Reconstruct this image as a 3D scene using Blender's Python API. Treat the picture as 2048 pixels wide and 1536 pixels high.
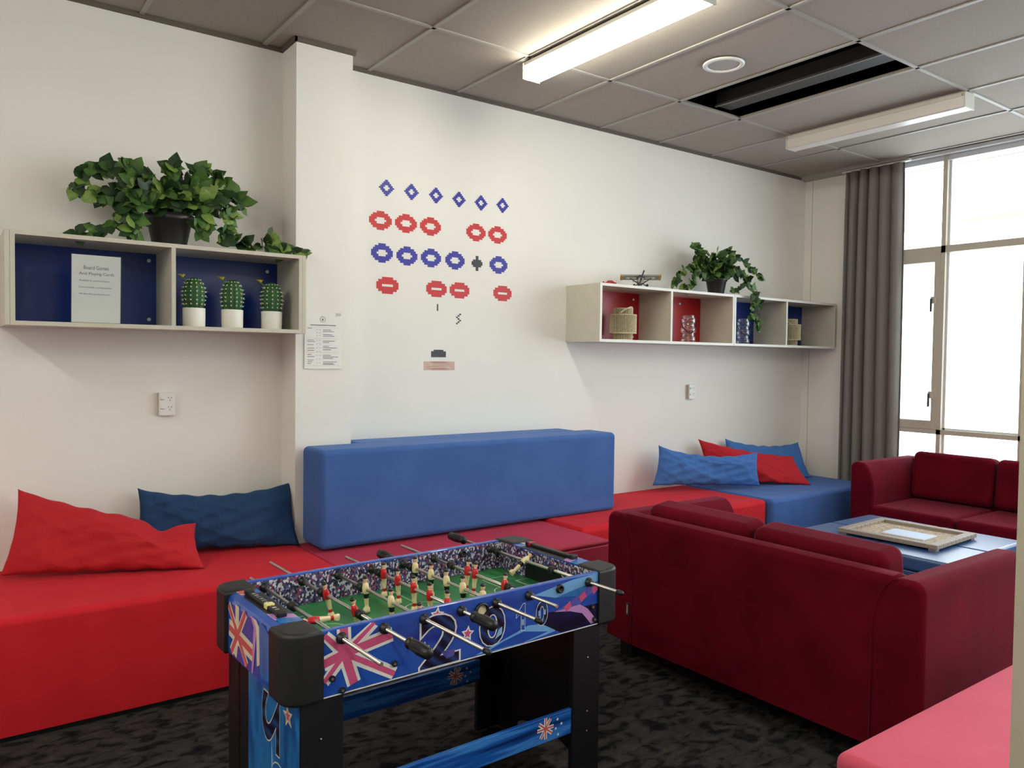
import bpy, bmesh, math, random
from mathutils import Vector, Matrix, Euler
random.seed(7)
R = math.radians
C = bpy.context.scene.collection
for o in list(bpy.data.objects): bpy.data.objects.remove(o)

# ------------------------------------------------------------------ camera, world, exposure
F_PX, YAW, PITCH, ROLL = 1566.48, R(36.2378), R(-1.83883), R(0.69456)
CAM = Vector((0, 0, 1.43))
FW = Vector((math.sin(YAW)*math.cos(PITCH), math.cos(YAW)*math.cos(PITCH), math.sin(PITCH)))
_r = Vector((math.cos(YAW), -math.sin(YAW), 0)); _u = _r.cross(FW)
RT = _r*math.cos(ROLL) + _u*math.sin(ROLL); UP = -_r*math.sin(ROLL) + _u*math.cos(ROLL)
cd = bpy.data.cameras.new('camera'); cam = bpy.data.objects.new('camera', cd); C.objects.link(cam)
cam.matrix_world = Matrix(((RT.x, UP.x, -FW.x, CAM.x), (RT.y, UP.y, -FW.y, CAM.y), (RT.z, UP.z, -FW.z, CAM.z), (0, 0, 0, 1)))
cd.sensor_width = 36; cd.lens = F_PX/2048*36; cd.clip_start = 0.05
bpy.context.scene.camera = cam
vs = bpy.context.scene.view_settings
vs.view_transform = 'Standard'; vs.look = 'None'; vs.gamma = 1; vs.exposure = 0.6
SKY = 4.3; LAMP = 20.0; LAMP_FILL = 36.0
w = bpy.data.worlds.new('world'); bpy.context.scene.world = w; w.use_nodes = True
bg = w.node_tree.nodes['Background']; bg.inputs[0].default_value = (0.86, 0.95, 1.0, 1); bg.inputs[1].default_value = SKY
# daylight portal at the window opening (guides sampling of the sky, adds no light)
pd = bpy.data.lights.new('window_daylight', 'AREA'); pd.shape = 'RECTANGLE'; pd.size = 2.5; pd.size_y = 6.6; pd.cycles.is_portal = True
po = bpy.data.objects.new('window_daylight', pd); C.objects.link(po); po.location = (6.40, 0.45, 1.8)
po.rotation_euler = (0, R(90), 0)

def ray(px, py): return RT*((px-1024)/F_PX) - UP*((py-768)/F_PX) + FW
def on_y(px, py, Y): d = ray(px, py); return CAM + d*((Y-CAM.y)/d.y)
def on_z(px, py, Z): d = ray(px, py); return CAM + d*((Z-CAM.z)/d.z)

# ------------------------------------------------------------------ materials
def lin(c):
    return tuple(((v/255)/12.92 if v/255 <= 0.04045 else (((v/255)+0.055)/1.055)**2.4) for v in c)
def mat(name, rgb, rough=0.6, metal=0.0, sheen=0.0, noise=None, bump=None, spec=0.5, emit=None, coat=0.0):
    """noise=(scale, rgb2, detail)   bump=(scale, strength, distance)"""
    m = bpy.data.materials.new(name); m.use_nodes = True
    nt = m.node_tree; b = nt.nodes['Principled BSDF']
    b.inputs['Base Color'].default_value = (*lin(rgb), 1); b.inputs['Roughness'].default_value = rough
    b.inputs['Metallic'].default_value = metal; b.inputs['Specular IOR Level'].default_value = spec
    b.inputs['Coat Weight'].default_value = coat; b.inputs['Coat Roughness'].default_value = 0.25 if coat > .4 else 0.05
    if sheen:
        b.inputs['Sheen Weight'].default_value = sheen; b.inputs['Sheen Roughness'].default_value = 0.4
        r_, g_, b2_ = lin(rgb); b.inputs['Sheen Tint'].default_value = (1, .30, .44, 1) if r_ > b2_ else (.5, .65, 1, 1)
    tc = nt.nodes.new('ShaderNodeTexCoord')
    if noise:
        n = nt.nodes.new('ShaderNodeTexNoise'); n.inputs['Scale'].default_value = noise[0]; n.inputs['Detail'].default_value = noise[2] if len(noise) > 2 else 3
        cr = nt.nodes.new('ShaderNodeValToRGB'); cr.color_ramp.elements[0].position = 0.35; cr.color_ramp.elements[1].position = 0.65
        cr.color_ramp.elements[0].color = (*lin(rgb), 1); cr.color_ramp.elements[1].color = (*lin(noise[1]), 1)
        nt.links.new(tc.outputs['Object'], n.inputs['Vector']); nt.links.new(n.outputs['Fac'], cr.inputs[0]); nt.links.new(cr.outputs[0], b.inputs['Base Color'])
    if bump:
        n = nt.nodes.new('ShaderNodeTexNoise'); n.inputs['Scale'].default_value = bump[0]; n.inputs['Detail'].default_value = 4
        bp = nt.nodes.new('ShaderNodeBump'); bp.inputs['Strength'].default_value = bump[1]; bp.inputs['Distance'].default_value = bump[2]
        nt.links.new(tc.outputs['Object'], n.inputs['Vector']); nt.links.new(n.outputs['Fac'], bp.inputs['Height']); nt.links.new(bp.outputs[0], b.inputs['Normal'])
    if emit:
        b.inputs['Emission Color'].default_value = (*emit[0], 1); b.inputs['Emission Strength'].default_value = emit[1]
    return m
def clear_mat(name, tint, gloss=0.08, rough=0.03):
    m = bpy.data.materials.new(name); m.use_nodes = True; nt = m.node_tree
    for n in list(nt.nodes):
        if n.type != 'OUTPUT_MATERIAL': nt.nodes.remove(n)
    out = nt.nodes['Material Output']; t = nt.nodes.new('ShaderNodeBsdfTransparent'); t.inputs[0].default_value = (*tint, 1)
    g = nt.nodes.new('ShaderNodeBsdfGlossy'); g.inputs['Roughness'].default_value = rough
    lw = nt.nodes.new('ShaderNodeLayerWeight'); lw.inputs[0].default_value = 0.35
    ma = nt.nodes.new('ShaderNodeMath'); ma.operation = 'MULTIPLY_ADD'; ma.inputs[1].default_value = 0.6; ma.inputs[2].default_value = gloss
    mx = nt.nodes.new('ShaderNodeMixShader')
    nt.links.new(lw.outputs['Facing'], ma.inputs[0]); nt.links.new(ma.outputs[0], mx.inputs[0]); nt.links.new(t.outputs[0], mx.inputs[1]); nt.links.new(g.outputs[0], mx.inputs[2])
    nt.links.new(mx.outputs[0], out.inputs['Surface'])
    return m
def ramp_mat(name, kind, scale, stops, rough=0.6, detail=6, stretch=None, bump=0.0, rot=None, spec=0.5, coat=0.0, constant=False, distortion=0.0):
    m = bpy.data.materials.new(name); m.use_nodes = True; nt = m.node_tree; b = nt.nodes['Principled BSDF']
    b.inputs['Roughness'].default_value = rough; b.inputs['Specular IOR Level'].default_value = spec; b.inputs['Coat Weight'].default_value = coat
    tc = nt.nodes.new('ShaderNodeTexCoord'); mp = nt.nodes.new('ShaderNodeMapping')
    if stretch: mp.inputs['Scale'].default_value = stretch
    if rot: mp.inputs['Rotation'].default_value = rot
    nt.links.new(tc.outputs['Object'], mp.inputs[0])
    if kind == 'noise':
        n = nt.nodes.new('ShaderNodeTexNoise'); n.inputs['Scale'].default_value = scale; n.inputs['Detail'].default_value = detail; n.inputs['Distortion'].default_value = distortion; o = n.outputs['Fac']
    elif kind == 'voronoi':
        n = nt.nodes.new('ShaderNodeTexVoronoi'); n.inputs['Scale'].default_value = scale
        wn = nt.nodes.new('ShaderNodeSeparateColor'); nt.links.new(n.outputs['Color'], wn.inputs[0]); o = wn.outputs[0]
    else:
        n = nt.nodes.new('ShaderNodeTexWave'); n.inputs['Scale'].default_value = scale; n.inputs['Distortion'].default_value = distortion; n.inputs['Detail'].default_value = 2; o = n.outputs['Fac']
    nt.links.new(mp.outputs[0], n.inputs['Vector'])
    cr = nt.nodes.new('ShaderNodeValToRGB'); e = cr.color_ramp.elements
    if constant: cr.color_ramp.interpolation = 'CONSTANT'
    e[0].position = stops[0][0]; e[0].color = (*lin(stops[0][1]), 1); e[1].position = stops[-1][0]; e[1].color = (*lin(stops[-1][1]), 1)
    for p, c in stops[1:-1]:
        k = e.new(p); k.color = (*lin(c), 1)
    nt.links.new(o, cr.inputs[0]); nt.links.new(cr.outputs[0], b.inputs['Base Color'])
    if bump:
        bp = nt.nodes.new('ShaderNodeBump'); bp.inputs['Strength'].default_value = bump; bp.inputs['Distance'].default_value = 0.01
        nt.links.new(o, bp.inputs['Height']); nt.links.new(bp.outputs[0], b.inputs['Normal'])
    return m

M = {}
M['wall'] = mat('wall_paint', (238, 235, 230), 0.55, noise=(1.5, (235, 232, 227), 4), bump=(60, 0.05, 0.002))
M['ceil'] = ramp_mat('ceiling_tile', 'noise', 260, [(0.35, (151, 143, 135)), (0.6, (169, 160, 151)), (0.72, (159, 151, 143))], 0.9, bump=0.15)
M['grid'] = mat('ceiling_grid', (164, 160, 154), 0.5)
M['carpet'] = ramp_mat('carpet', 'noise', 14.0, [(0.30, (10, 11, 17)), (0.42, (27, 28, 31)), (0.47, (46, 46, 48)), (0.60, (56, 55, 54)), (0.78, (72, 69, 67))], 0.95, detail=15, bump=0.6, distortion=0.5, spec=0.12, stretch=(1, 1.7, 1))
M['white'] = mat('white_plastic', (232, 232, 228), 0.35)
M['winframe'] = mat('window_frame_paint', (196, 187, 172), 0.45)
M['stop'] = mat('window_bead_white', (214, 216, 220), 0.4)
M['glass'] = clear_mat('window_glass', (0.97, 0.98, 0.98), 0.02)
M['clear'] = clear_mat('clear_acrylic', (0.95, 0.96, 0.97), 0.10, 0.05)
M['melamine'] = mat('melamine_panel', (205, 200, 186), 0.4, noise=(9, (200, 195, 180), 5))
M['melamine_white'] = mat('melamine_white_edge', (226, 224, 216), 0.35)
M['backblue'] = mat('blue_back_panel', (10, 46, 128), 0.28)
M['backred'] = mat('red_back_panel', (178, 18, 30), 0.3)
M['redfab'] = mat('red_bench_fabric', (206, 34, 44), 0.85, sheen=0.12, noise=(7, (198, 30, 42), 5), bump=(220, 0.12, 0.002), spec=0.2)
M['pinkfab'] = mat('red_bench_fabric_middle', (184, 40, 66), 0.6, sheen=0.2, noise=(4, (176, 36, 62), 4), bump=(200, 0.1, 0.002), spec=0.35)
M['bluefab'] = mat('blue_bench_fabric', (72, 106, 172), 0.85, sheen=0.2, noise=(5, (65, 99, 164), 6), bump=(160, 0.15, 0.002), spec=0.2)
M['velvet'] = mat('crimson_velvet', (104, 9, 30), 0.9, sheen=0.16, noise=(5, (90, 7, 25), 6), bump=(90, 0.1, 0.003), spec=0.08)
M['redcush'] = mat('red_cushion_cotton', (186, 42, 50), 0.9, sheen=0.1, bump=(9, 0.7, 0.02), spec=0.15)
M['bluecush'] = mat('blue_cushion_cotton', (40, 68, 106), 0.9, sheen=0.1, bump=(11, 0.8, 0.02), spec=0.15)
M['bluecush2'] = mat('bright_blue_cushion_cotton', (72, 116, 182), 0.9, sheen=0.1, bump=(11, 0.8, 0.02), spec=0.15)
M['vinyl'] = mat('blue_vinyl', (44, 82, 138), 0.42, noise=(3, (50, 90, 146), 3), spec=0.85, coat=0.5)
M['black'] = mat('black_plastic', (22, 22, 24), 0.42)
M['blackwood'] = mat('black_board', (9, 10, 16), 0.5)
M['softblack'] = mat('charcoal_plastic', (27, 28, 30), 0.5, bump=(300, 0.08, 0.001))
M['steel'] = mat('polished_steel', (206, 202, 196), 0.36, metal=1.0)
M['screw'] = mat('screw_metal', (170, 168, 164), 0.35, metal=0.9)
M['curtain'] = mat('grey_curtain_cloth', (134, 129, 127), 0.9, sheen=0.1, bump=(400, 0.1, 0.001), spec=0.1)
M['paper'] = mat('paper', (238, 238, 236), 0.6)
M['ink'] = mat('grey_ink', (96, 98, 104), 0.7)
M['pot'] = mat('black_pot', (34, 33, 36), 0.4)
M['potwhite'] = mat('white_ceramic', (236, 233, 224), 0.4)
M['leaf1'] = mat('leaf_mid_green', (62, 96, 40), 0.5, noise=(30, (82, 114, 48), 3), spec=0.4)
M['leaf2'] = mat('leaf_dark_green', (32, 56, 28), 0.5, noise=(30, (44, 72, 34), 3), spec=0.4)
M['leaf3'] = mat('leaf_light_green', (128, 152, 74), 0.5, noise=(30, (100, 130, 56), 3), spec=0.4)
M['stem'] = mat('vine_stem', (92, 104, 50), 0.6)
M['cactus'] = mat('cactus_green', (30, 76, 36), 0.6, noise=(40, (44, 96, 46), 3))
M['spine'] = mat('cactus_spine', (226, 226, 196), 0.6)
M['yellow'] = mat('yellow_petal', (216, 196, 50), 0.6)
M['rattan'] = mat('rattan_pale', (216, 204, 172), 0.6, noise=(60, (196, 182, 148), 3))
M['rattan_dark'] = mat('rattan_inside', (124, 110, 84), 0.8)
M['wood'] = ramp_mat('weathered_wood', 'wave', 6, [(0.2, (150, 136, 124)), (0.6, (178, 164, 150)), (0.9, (128, 114, 104))], 0.55, stretch=(1, 6, 6), distortion=3)
M['cork'] = ramp_mat('jigsaw_board', 'voronoi', 90, [(0.1, (170, 150, 128)), (0.5, (196, 178, 156)), (0.9, (142, 124, 108))], 0.8)
M['book'] = mat('pale_blue_paper', (190, 204, 232), 0.5)
M['cavity'] = mat('ceiling_cavity_dark', (26, 26, 30), 0.9)
M['channel'] = mat('dark_metal_channel', (66, 64, 64), 0.6)
M['channel_lip'] = mat('channel_lip', (120, 116, 112), 0.5)
M['housing'] = mat('lamp_housing', (214, 211, 202), 0.45)
M['diff_on'] = mat('lit_diffuser', (255, 255, 240), 0.5, emit=((1.0, 0.97, 0.80), LAMP))
M['diff_fill'] = mat('unseen_fill_diffuser', (255, 255, 240), 0.5, emit=((1.0, 0.975, 0.83), LAMP_FILL))
M['diff_off'] = mat('unlit_diffuser', (230, 224, 218), 0.3, spec=0.5)
M['decal_blue'] = mat('blue_vinyl_sticker', (52, 50, 158), 0.45)
M['decal_red'] = mat('red_vinyl_sticker', (202, 46, 50), 0.45)
M['decal_black'] = mat('black_vinyl_sticker', (52, 54, 56), 0.45)
M['sticker_pink'] = ramp_mat('faded_pink_label', 'wave', 14, [(0.2, (186, 136, 128)), (0.8, (208, 176, 164))], 0.5, stretch=(0.1, 0.1, 3), distortion=2)
# football table colours
M['tblue'] = ramp_mat('table_print_blue', 'noise', 3.2, [(0.3, (16, 54, 150)), (0.5, (34, 84, 178)), (0.7, (24, 66, 168))], 0.25, stretch=(1, 1, 3.5), detail=2, coat=0.3)
M['tblue2'] = ramp_mat('table_print_sky', 'noise', 5, [(0.3, (20, 70, 140)), (0.5, (40, 120, 190)), (0.7, (22, 82, 160))], 0.3, stretch=(3, 3, 1), detail=3, coat=0.2)
M['tnavy'] = ramp_mat('table_print_navy', 'noise', 6, [(0.35, (3, 8, 34)), (0.6, (10, 22, 70))], 0.3, stretch=(0.6, 1, 6), detail=3)
M['tbeam'] = ramp_mat('stretcher_print_blue', 'noise', 4, [(0.3, (4, 40, 96)), (0.48, (24, 88, 176)), (0.56, (60, 130, 210)), (0.7, (14, 72, 160))], 0.3, stretch=(0.5, 1, 9), detail=3)
M['tsky'] = mat('print_sky_highlight', (110, 168, 222), 0.3)
M['tviolet'] = mat('print_violet', (88, 84, 168), 0.3)
M['tpink'] = mat('print_pink', (206, 84, 130), 0.35)
M['tpinkpale'] = mat('print_pale_pink', (186, 136, 196), 0.35)
M['twhite'] = mat('print_white', (226, 226, 224), 0.35)
M['tcream'] = mat('print_cream', (216, 208, 184), 0.35)
M['tred'] = mat('print_rose', (202, 92, 96), 0.35)
M['tdark'] = ramp_mat('digit_fill_dark', 'wave', 9, [(0.25, (10, 14, 40)), (0.5, (24, 46, 96)), (0.62, (12, 18, 50)), (0.9, (30, 60, 110))], 0.3, rot=(0, 0.9, 0), distortion=1)
M['tlight'] = mat('digit_fill_pale', (140, 176, 224), 0.3)
M['crowd'] = ramp_mat('crowd_print', 'voronoi', 175, [(0.0, (30, 28, 56)), (0.16, (214, 214, 224)), (0.3, (70, 62, 110)), (0.42, (150, 60, 92)), (0.52, (42, 40, 70)), (0.64, (196, 186, 204)), (0.76, (58, 74, 130)), (0.9, (118, 96, 130))], 0.5, stretch=(1, 1, 0.75), constant=True)
M['pitch'] = ramp_mat('pitch_print', 'noise', 7, [(0.35, (34, 112, 60)), (0.65, (46, 132, 72))], 0.35, detail=2)
M['line'] = mat('pitch_line', (196, 216, 196), 0.4)
M['pl_red'] = mat('player_red', (198, 26, 32), 0.3)
M['pl_cream'] = mat('player_cream', (234, 218, 170), 0.35)
M['pl_skin'] = mat('player_skin', (232, 190, 156), 0.4)
M['pl_hair'] = mat('player_hair', (20, 20, 22), 0.35)
M['felt'] = mat('ball_cream', (236, 226, 190), 0.4)
M['tag'] = mat('care_tag_grey', (60, 56, 52), 0.7)
M['tagline'] = mat('care_tag_white', (190, 180, 150), 0.7)
M['carred'] = mat('toy_red', (176, 26, 44), 0.35)
M['grey'] = mat('toy_grey', (150, 150, 150), 0.4)
M['darkgrey'] = mat('toy_dark_grey', (48, 50, 58), 0.4)
M['amber'] = mat('toy_amber', (206, 156, 60), 0.4)

# ------------------------------------------------------------------ mesh helpers
class MB:
    def __init__(s): s.bm = bmesh.new(); s.mats = []
    def mi(s, m):
        if m not in s.mats: s.mats.append(m)
        return s.mats.index(m)
    def _add(s, bm2, m, T=None, smooth=False):
        i = s.mi(m)
        if T is not None: bmesh.ops.transform(bm2, matrix=T, verts=bm2.verts)
        mp = {v: s.bm.verts.new(v.co) for v in bm2.verts}
        for f in bm2.faces:
            try: nf = s.bm.faces.new([mp[v] for v in f.verts])
            except ValueError: continue
            nf.material_index = i; nf.smooth = smooth or f.smooth
        bm2.free(); return s
    def box(s, x0, x1, y0, y1, z0, z1, m, bev=0, seg=2, T=None, smooth=False):
        b = bmesh.new(); bmesh.ops.create_cube(b, size=1)
        for v in b.verts: v.co = ((x0+x1)/2+v.co.x*(x1-x0), (y0+y1)/2+v.co.y*(y1-y0), (z0+z1)/2+v.co.z*(z1-z0))
        if bev: bmesh.ops.bevel(b, geom=b.edges[:], offset=bev, segments=seg, profile=0.5, affect='EDGES')
        return s._add(b, m, T, smooth)
    def cyl(s, p0, p1, r0, m, r1=None, n=16, caps=True, smooth=True):
        p0 = Vector(p0); p1 = Vector(p1); d = p1-p0; b = bmesh.new()
        bmesh.ops.create_cone(b, cap_ends=caps, segments=n, radius1=r0, radius2=r0 if r1 is None else r1, depth=d.length)
        for f in b.faces: f.smooth = smooth and len(f.verts) == 4
        T = Matrix.Translation((p0+p1)/2) @ d.to_track_quat('Z', 'Y').to_matrix().to_4x4()
        return s._add(b, m, T)
    def tube(s, pts, r, m, n=8, closed=False):
        b = bmesh.new(); rings = []; P = [Vector(p) for p in pts]; N = len(P)
        for i, p in enumerate(P):
            if closed: t = P[(i+1) % N]-P[i-1]
            else: t = P[min(i+1, N-1)]-P[max(i-1, 0)]
            q = t.to_track_quat('Z', 'Y'); rr = r[i] if isinstance(r, (list, tuple)) else r
            rings.append([b.verts.new(p+q @ Vector((rr*math.cos(2*math.pi*k/n), rr*math.sin(2*math.pi*k/n), 0))) for k in range(n)])
        L = N if closed else N-1
        for i in range(L):
            A, B2 = rings[i], rings[(i+1) % N]
            for k in range(n):
                f = b.faces.new((A[k], A[(k+1) % n], B2[(k+1) % n], B2[k])); f.smooth = True
        if not closed:
            b.faces.new(rings[0][::-1]); b.faces.new(rings[-1])
        return s._add(b, m)
    def lathe(s, prof, m, n=32, c=(0, 0, 0), T=None, mod=None):
        b = bmesh.new(); rings = []
        for (r, z) in prof:
            if r < 1e-6: rings.append([b.verts.new((c[0], c[1], c[2]+z))])
            else:
                rings.append([b.verts.new((c[0]+r*(mod(k, z) if mod else 1)*math.cos(2*math.pi*k/n), c[1]+r*(mod(k, z) if mod else 1)*math.sin(2*math.pi*k/n), c[2]+z)) for k in range(n)])
        for A, B2 in zip(rings, rings[1:]):
            for k in range(n):
                k2 = (k+1) % n
                if len(A) == 1 and len(B2) == 1: continue
                if len(A) == 1: f = b.faces.new((A[0], B2[k2], B2[k]))
                elif len(B2) == 1: f = b.faces.new((A[k], A[k2], B2[0]))
                else: f = b.faces.new((A[k], A[k2], B2[k2], B2[k]))
                f.smooth = True
        bmesh.ops.recalc_face_normals(b, faces=b.faces)
        return s._add(b, m, T)
    def prism(s, poly, d0, d1, m, axis='z', bev=0, seg=3, T=None, smooth=False):
        """poly 2D points extruded along axis: z:(x,y) y:(x,z) x:(y,z)"""
        b = bmesh.new()
        def P(p, d): return (p[0], p[1], d) if axis == 'z' else ((p[0], d, p[1]) if axis == 'y' else (d, p[0], p[1]))
        A = [b.verts.new(P(p, d0)) for p in poly]; B2 = [b.verts.new(P(p, d1)) for p in poly]
        fa = b.faces.new(A); fb = b.faces.new(B2[::-1]); n = len(poly)
        for k in range(n): b.faces.new((A[k], B2[k], B2[(k+1) % n], A[(k+1) % n]))
        bmesh.ops.recalc_face_normals(b, faces=b.faces)
        if bev:
            e = set(fa.edges) | set(fb.edges)
            bmesh.ops.bevel(b, geom=list(e), offset=bev, segments=seg, profile=0.5, affect='EDGES')
        return s._add(b, m, T, smooth)
    def poly(s, pts, m):
        i = s.mi(m); f = s.bm.faces.new([s.bm.verts.new(p) for p in pts]); f.material_index = i; return s
    def sphere(s, c, r, m, sc=(1, 1, 1), n=16, T=None):
        b = bmesh.new(); bmesh.ops.create_uvsphere(b, u_segments=n, v_segments=max(6, n//2), radius=r)
        for v in b.verts: v.co = (c[0]+v.co.x*sc[0], c[1]+v.co.y*sc[1], c[2]+v.co.z*sc[2])
        for f in b.faces: f.smooth = True
        return s._add(b, m, T)
    def build(s, name, parent=None, wn=False, flip=False):
        me = bpy.data.meshes.new(name); s.bm.to_mesh(me); s.bm.free()
        for m in s.mats: me.materials.append(m)
        o = bpy.data.objects.new(name, me); C.objects.link(o)
        if parent: o.parent = parent
        if wn:
            for p in me.polygons: p.use_smooth = True
            me.set_sharp_from_angle(angle=R(50))
            md = o.modifiers.new('wn', 'WEIGHTED_NORMAL'); md.weight = 100; md.keep_sharp = True
        return o
def tag(o, label, cat, group=None):
    o['label'] = label; o['category'] = cat
    if group: o['group'] = group
    return o
def thing(name, label, cat, loc=(0, 0, 0), rz=0, group=None):
    o = bpy.data.objects.new(name, None); C.objects.link(o); o.location = loc; o.rotation_euler = (0, 0, rz); o.empty_display_size = 0.05
    return tag(o, label, cat, group)
def struct(o): o['kind'] = 'structure'; return o
def dup(root, loc=None, rz=None, label=None, group=None):
    def cp(o, par):
        c = o.copy(); C.objects.link(c); c.parent = par
        for ch in o.children: cp(ch, c)
        return c
    r = cp(root, root.parent)
    if loc is not None: r.location = loc
    if rz is not None: r.rotation_euler = (0, 0, rz)
    if label: r['label'] = label
    if group: r['group'] = group
    return r
def rbox(name, x0, x1, y0, y1, z0, z1, m, r=0.02, seg=4, parent=None):
    return MB().box(x0, x1, y0, y1, z0, z1, m, bev=r, seg=seg).build(name, parent, wn=True)
def text_polys(mb, body, m, x0, x1, z0, z1, fn, offset=0.0, font_bold=0.0, keep=True):
    """flat lettering: fitted to the rectangle x0..x1, z0..z1; fn maps (u, v) to a 3D point"""
    cu = bpy.data.curves.new('t', 'FONT'); cu.body = body; cu.size = 1; cu.offset = 0; cu.resolution_u = 4; cu.align_x = 'LEFT'
    ob = bpy.data.objects.new('t', cu); C.objects.link(ob); bpy.context.view_layer.update()
    me = ob.to_mesh(); xs = [v.co.x for v in me.vertices]; ys = [v.co.y for v in me.vertices]
    a, b_, c, d = min(xs), max(xs), min(ys), max(ys); ob.to_mesh_clear()
    if offset or font_bold: cu.offset = offset+font_bold; bpy.context.view_layer.update()
    me = ob.to_mesh(); i = mb.mi(m)
    vm = [mb.bm.verts.new(fn(x0+(v.co.x-a)/(b_-a)*(x1-x0), z0+(v.co.y-c)/(d-c)*(z1-z0))) for v in me.vertices]
    for p in me.polygons:
        try: f = mb.bm.faces.new([vm[k] for k in p.vertices]); f.material_index = i
        except ValueError: pass
    ob.to_mesh_clear(); bpy.data.objects.remove(ob); bpy.data.curves.remove(cu)

# ------------------------------------------------------------------ room
W, H, XR, XL, YB = 4.157, 3.07, 6.28, -2.6, -3.6
struct(MB().box(XL-.1, XR+.3, YB-.1, W+.1, -.1, 0, M['carpet']).build('floor'))
struct(MB().box(XL-.1, XR+.16, W, W+.12, 0, H+.6, M['wall']).build('wall_back'))
struct(MB().box(XL-.12, XL, YB, W, 0, H, M['wall']).build('wall_left'))
struct(MB().box(XL-.1, XR+.16, YB-.12, YB, 0, H, M['wall']).build('wall_front'))
struct(MB().box(1.502, 1.815, 3.96, W, 0, H, M['wall']).build('wall_column'))
# window wall with its opening: solid strip by the corner, low sill wall, head
wb = MB(); WY0, WY1, WZ0, WZ1 = -2.9, 3.56, 0.50, 3.04
wb.box(XR, XR+.16, WY1, W, 0, H, M['wall']); wb.box(XR, XR+.16, YB, WY0, 0, H, M['wall'])
wb.box(XR, XR+.16, WY0, WY1, 0, WZ0, M['wall']); wb.box(XR, XR+.16, WY0, WY1, WZ1, H+.05, M['grid'])
wb.box(XR-.0015, XR, W-.074, W-.071, 0, H, M['grid'])
struct(wb.build('wall_right'))
# nearby end of a partition, far right of the picture
pc = on_z(2026, 1300, 0.9); k = .5/pc.y; px_ = pc.x*k
struct(MB().box(px_, px_+.16, .18, .50, 0, H, mat('partition_paint', (172, 164, 146), 0.6)).build('wall_partition'))
# ceiling of tiles with one open panel
gx = [XL]+[1.402+.5965*i for i in range(-6, 9)]+[XR]; gy = [YB, -2.55, -1.36, -0.16, 1.03, 2.225, 3.418, W]
cb = MB(); hole = None
for i in range(len(gx)-1):
    for j in range(len(gy)-1):
        if i == gx.index(1.402+.5965*4) and j == 5: hole = (gx[i], gx[i+1], gy[j], gy[j+1]); continue
        cb.box(gx[i], gx[i+1], gy[j], gy[j+1], H, H+.015, M['ceil'])
hx0, hx1, hy0, hy1 = hole
cb.box(hx0-.6, hx1+.6, hy0-.3, hy1+.3, H+.5, H+.52, M['cavity'])
for a in ((hx0-.62, hx0-.6, hy0-.3, hy1+.3), (hx1+.6, hx1+.62, hy0-.3, hy1+.3), (hx0-.6, hx1+.6, hy0-.32, hy0-.3), (hx0-.6, hx1+.6, hy1+.3, hy1+.32)):
    cb.box(*a, H+.015, H+.5, M['cavity'])
struct(cb.build('ceiling'))
tb = MB()
for x in gx[1:-1]: tb.box(x-.011, x+.011, YB, W, H-.007, H, M['grid'])
for y in gy[1:-1]: tb.box(XL, XR, y-.011, y+.011, H-.007, H, M['grid'])
struct(tb.build('trim_1'))
ct = mat('dark_edge_trim', (96, 88, 80), 0.6); tb = MB()
tb.box(XL, 1.502, W-.014, W, H-.022, H, ct); tb.box(1.815, XR, W-.014, W, H-.022, H, ct)
tb.box(1.488, 1.826, 3.944, 3.96, H-.022, H, ct); tb.box(1.486, 1.502, 3.944, W, H-.022, H, ct)
struct(tb.build('trim_2'))
struct(MB().box(XR-.10, XR, 3.20, W-.02, H-.03, H-.004, M['grid']).box(XR-.05, XR, YB, 3.20, H-.03, H-.004, M['stop']).build('trim_3'))
ch = MB(); ch.box(4.125, 4.27, 2.27, 3.405, H+.03, H+.115, M['channel'], bev=.004); ch.box(4.112, 4.128, 2.27, 3.405, H+.022, H+.034, M['channel_lip'])
tag(ch.build('metal_channel'), 'dark grey metal channel lying inside the open ceiling panel gap', 'channel')

# window: frame, mullions, opening sash with stays
wf = MB(); X0, X1 = XR+.005, XR+.085; fr = M['winframe']
ym = [2.945, 2.37, 0.98, -0.4, -1.75]
for y in (WY0+.03, WY1-.03): wf.box(X0, X1, y-.03, y+.03, WZ0, WZ1, fr)
wf.box(X0, X1, WY0, WY1, WZ1-.04, WZ1, M['stop']); wf.box(X0, X1, WY0, WY1, WZ0, WZ0+.05, fr)
for y in ym:
    wf.box(X0-.01, X1, y-.016, y+.016, WZ0, WZ1, fr)
    wf.box(X0+.03, X1-.005, y-.030, y-.016, WZ0, WZ1, M['stop']); wf.box(X0+.03, X1-.005, y+.016, y+.02, WZ0, WZ1, M['stop'])
wf.box(X0-.01, X1, WY0, WY1, 2.292, 2.345, fr); wf.box(X0-.01, X1, WY0, WY1, .882, .918, fr)
wf.box(X0+.03, X1-.01, WY0, 2.93, .918, .932, M['stop'])
win = struct(wf.build('window_1'))
sb = MB(); sb.box(X0-.015, X1-.02, 2.961, 3.005, .918, 2.292, fr, bev=.003); sb.box(X0-.015, X1-.02, 3.45, 3.50, .918, 2.292, fr, bev=.003)
sb.box(X0-.015, X1-.02, 3.005, 3.45, .918, .985, fr, bev=.003); sb.box(X0-.015, X1-.02, 3.005, 3.45, 2.225, 2.292, fr, bev=.003)
sash = sb.build('window_sash', win)
for z in (1.93, 1.19):
    hb = MB(); hb.box(X0-.035, X0-.013, 2.985, 3.02, z-.03, z+.025, M['winframe'], bev=.004); hb.box(X0-.045, X0-.033, 3.005, 3.02, z-.095, z+.01, M['darkgrey'], bev=.003); hb.build('window_handle', sash)
ys_ = [WY0]+sorted(ym)+[WY1]
for (z0, z1) in ((WZ0+.05, .882), (.918, 2.292), (2.345, WZ1-.04)):
    for a, b_ in zip(ys_, ys_[1:]):
        MB().box(X0+.05, X0+.054, a+.03, b_-.03, z0, z1, M['glass']).build('glass_pane', win)

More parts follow.
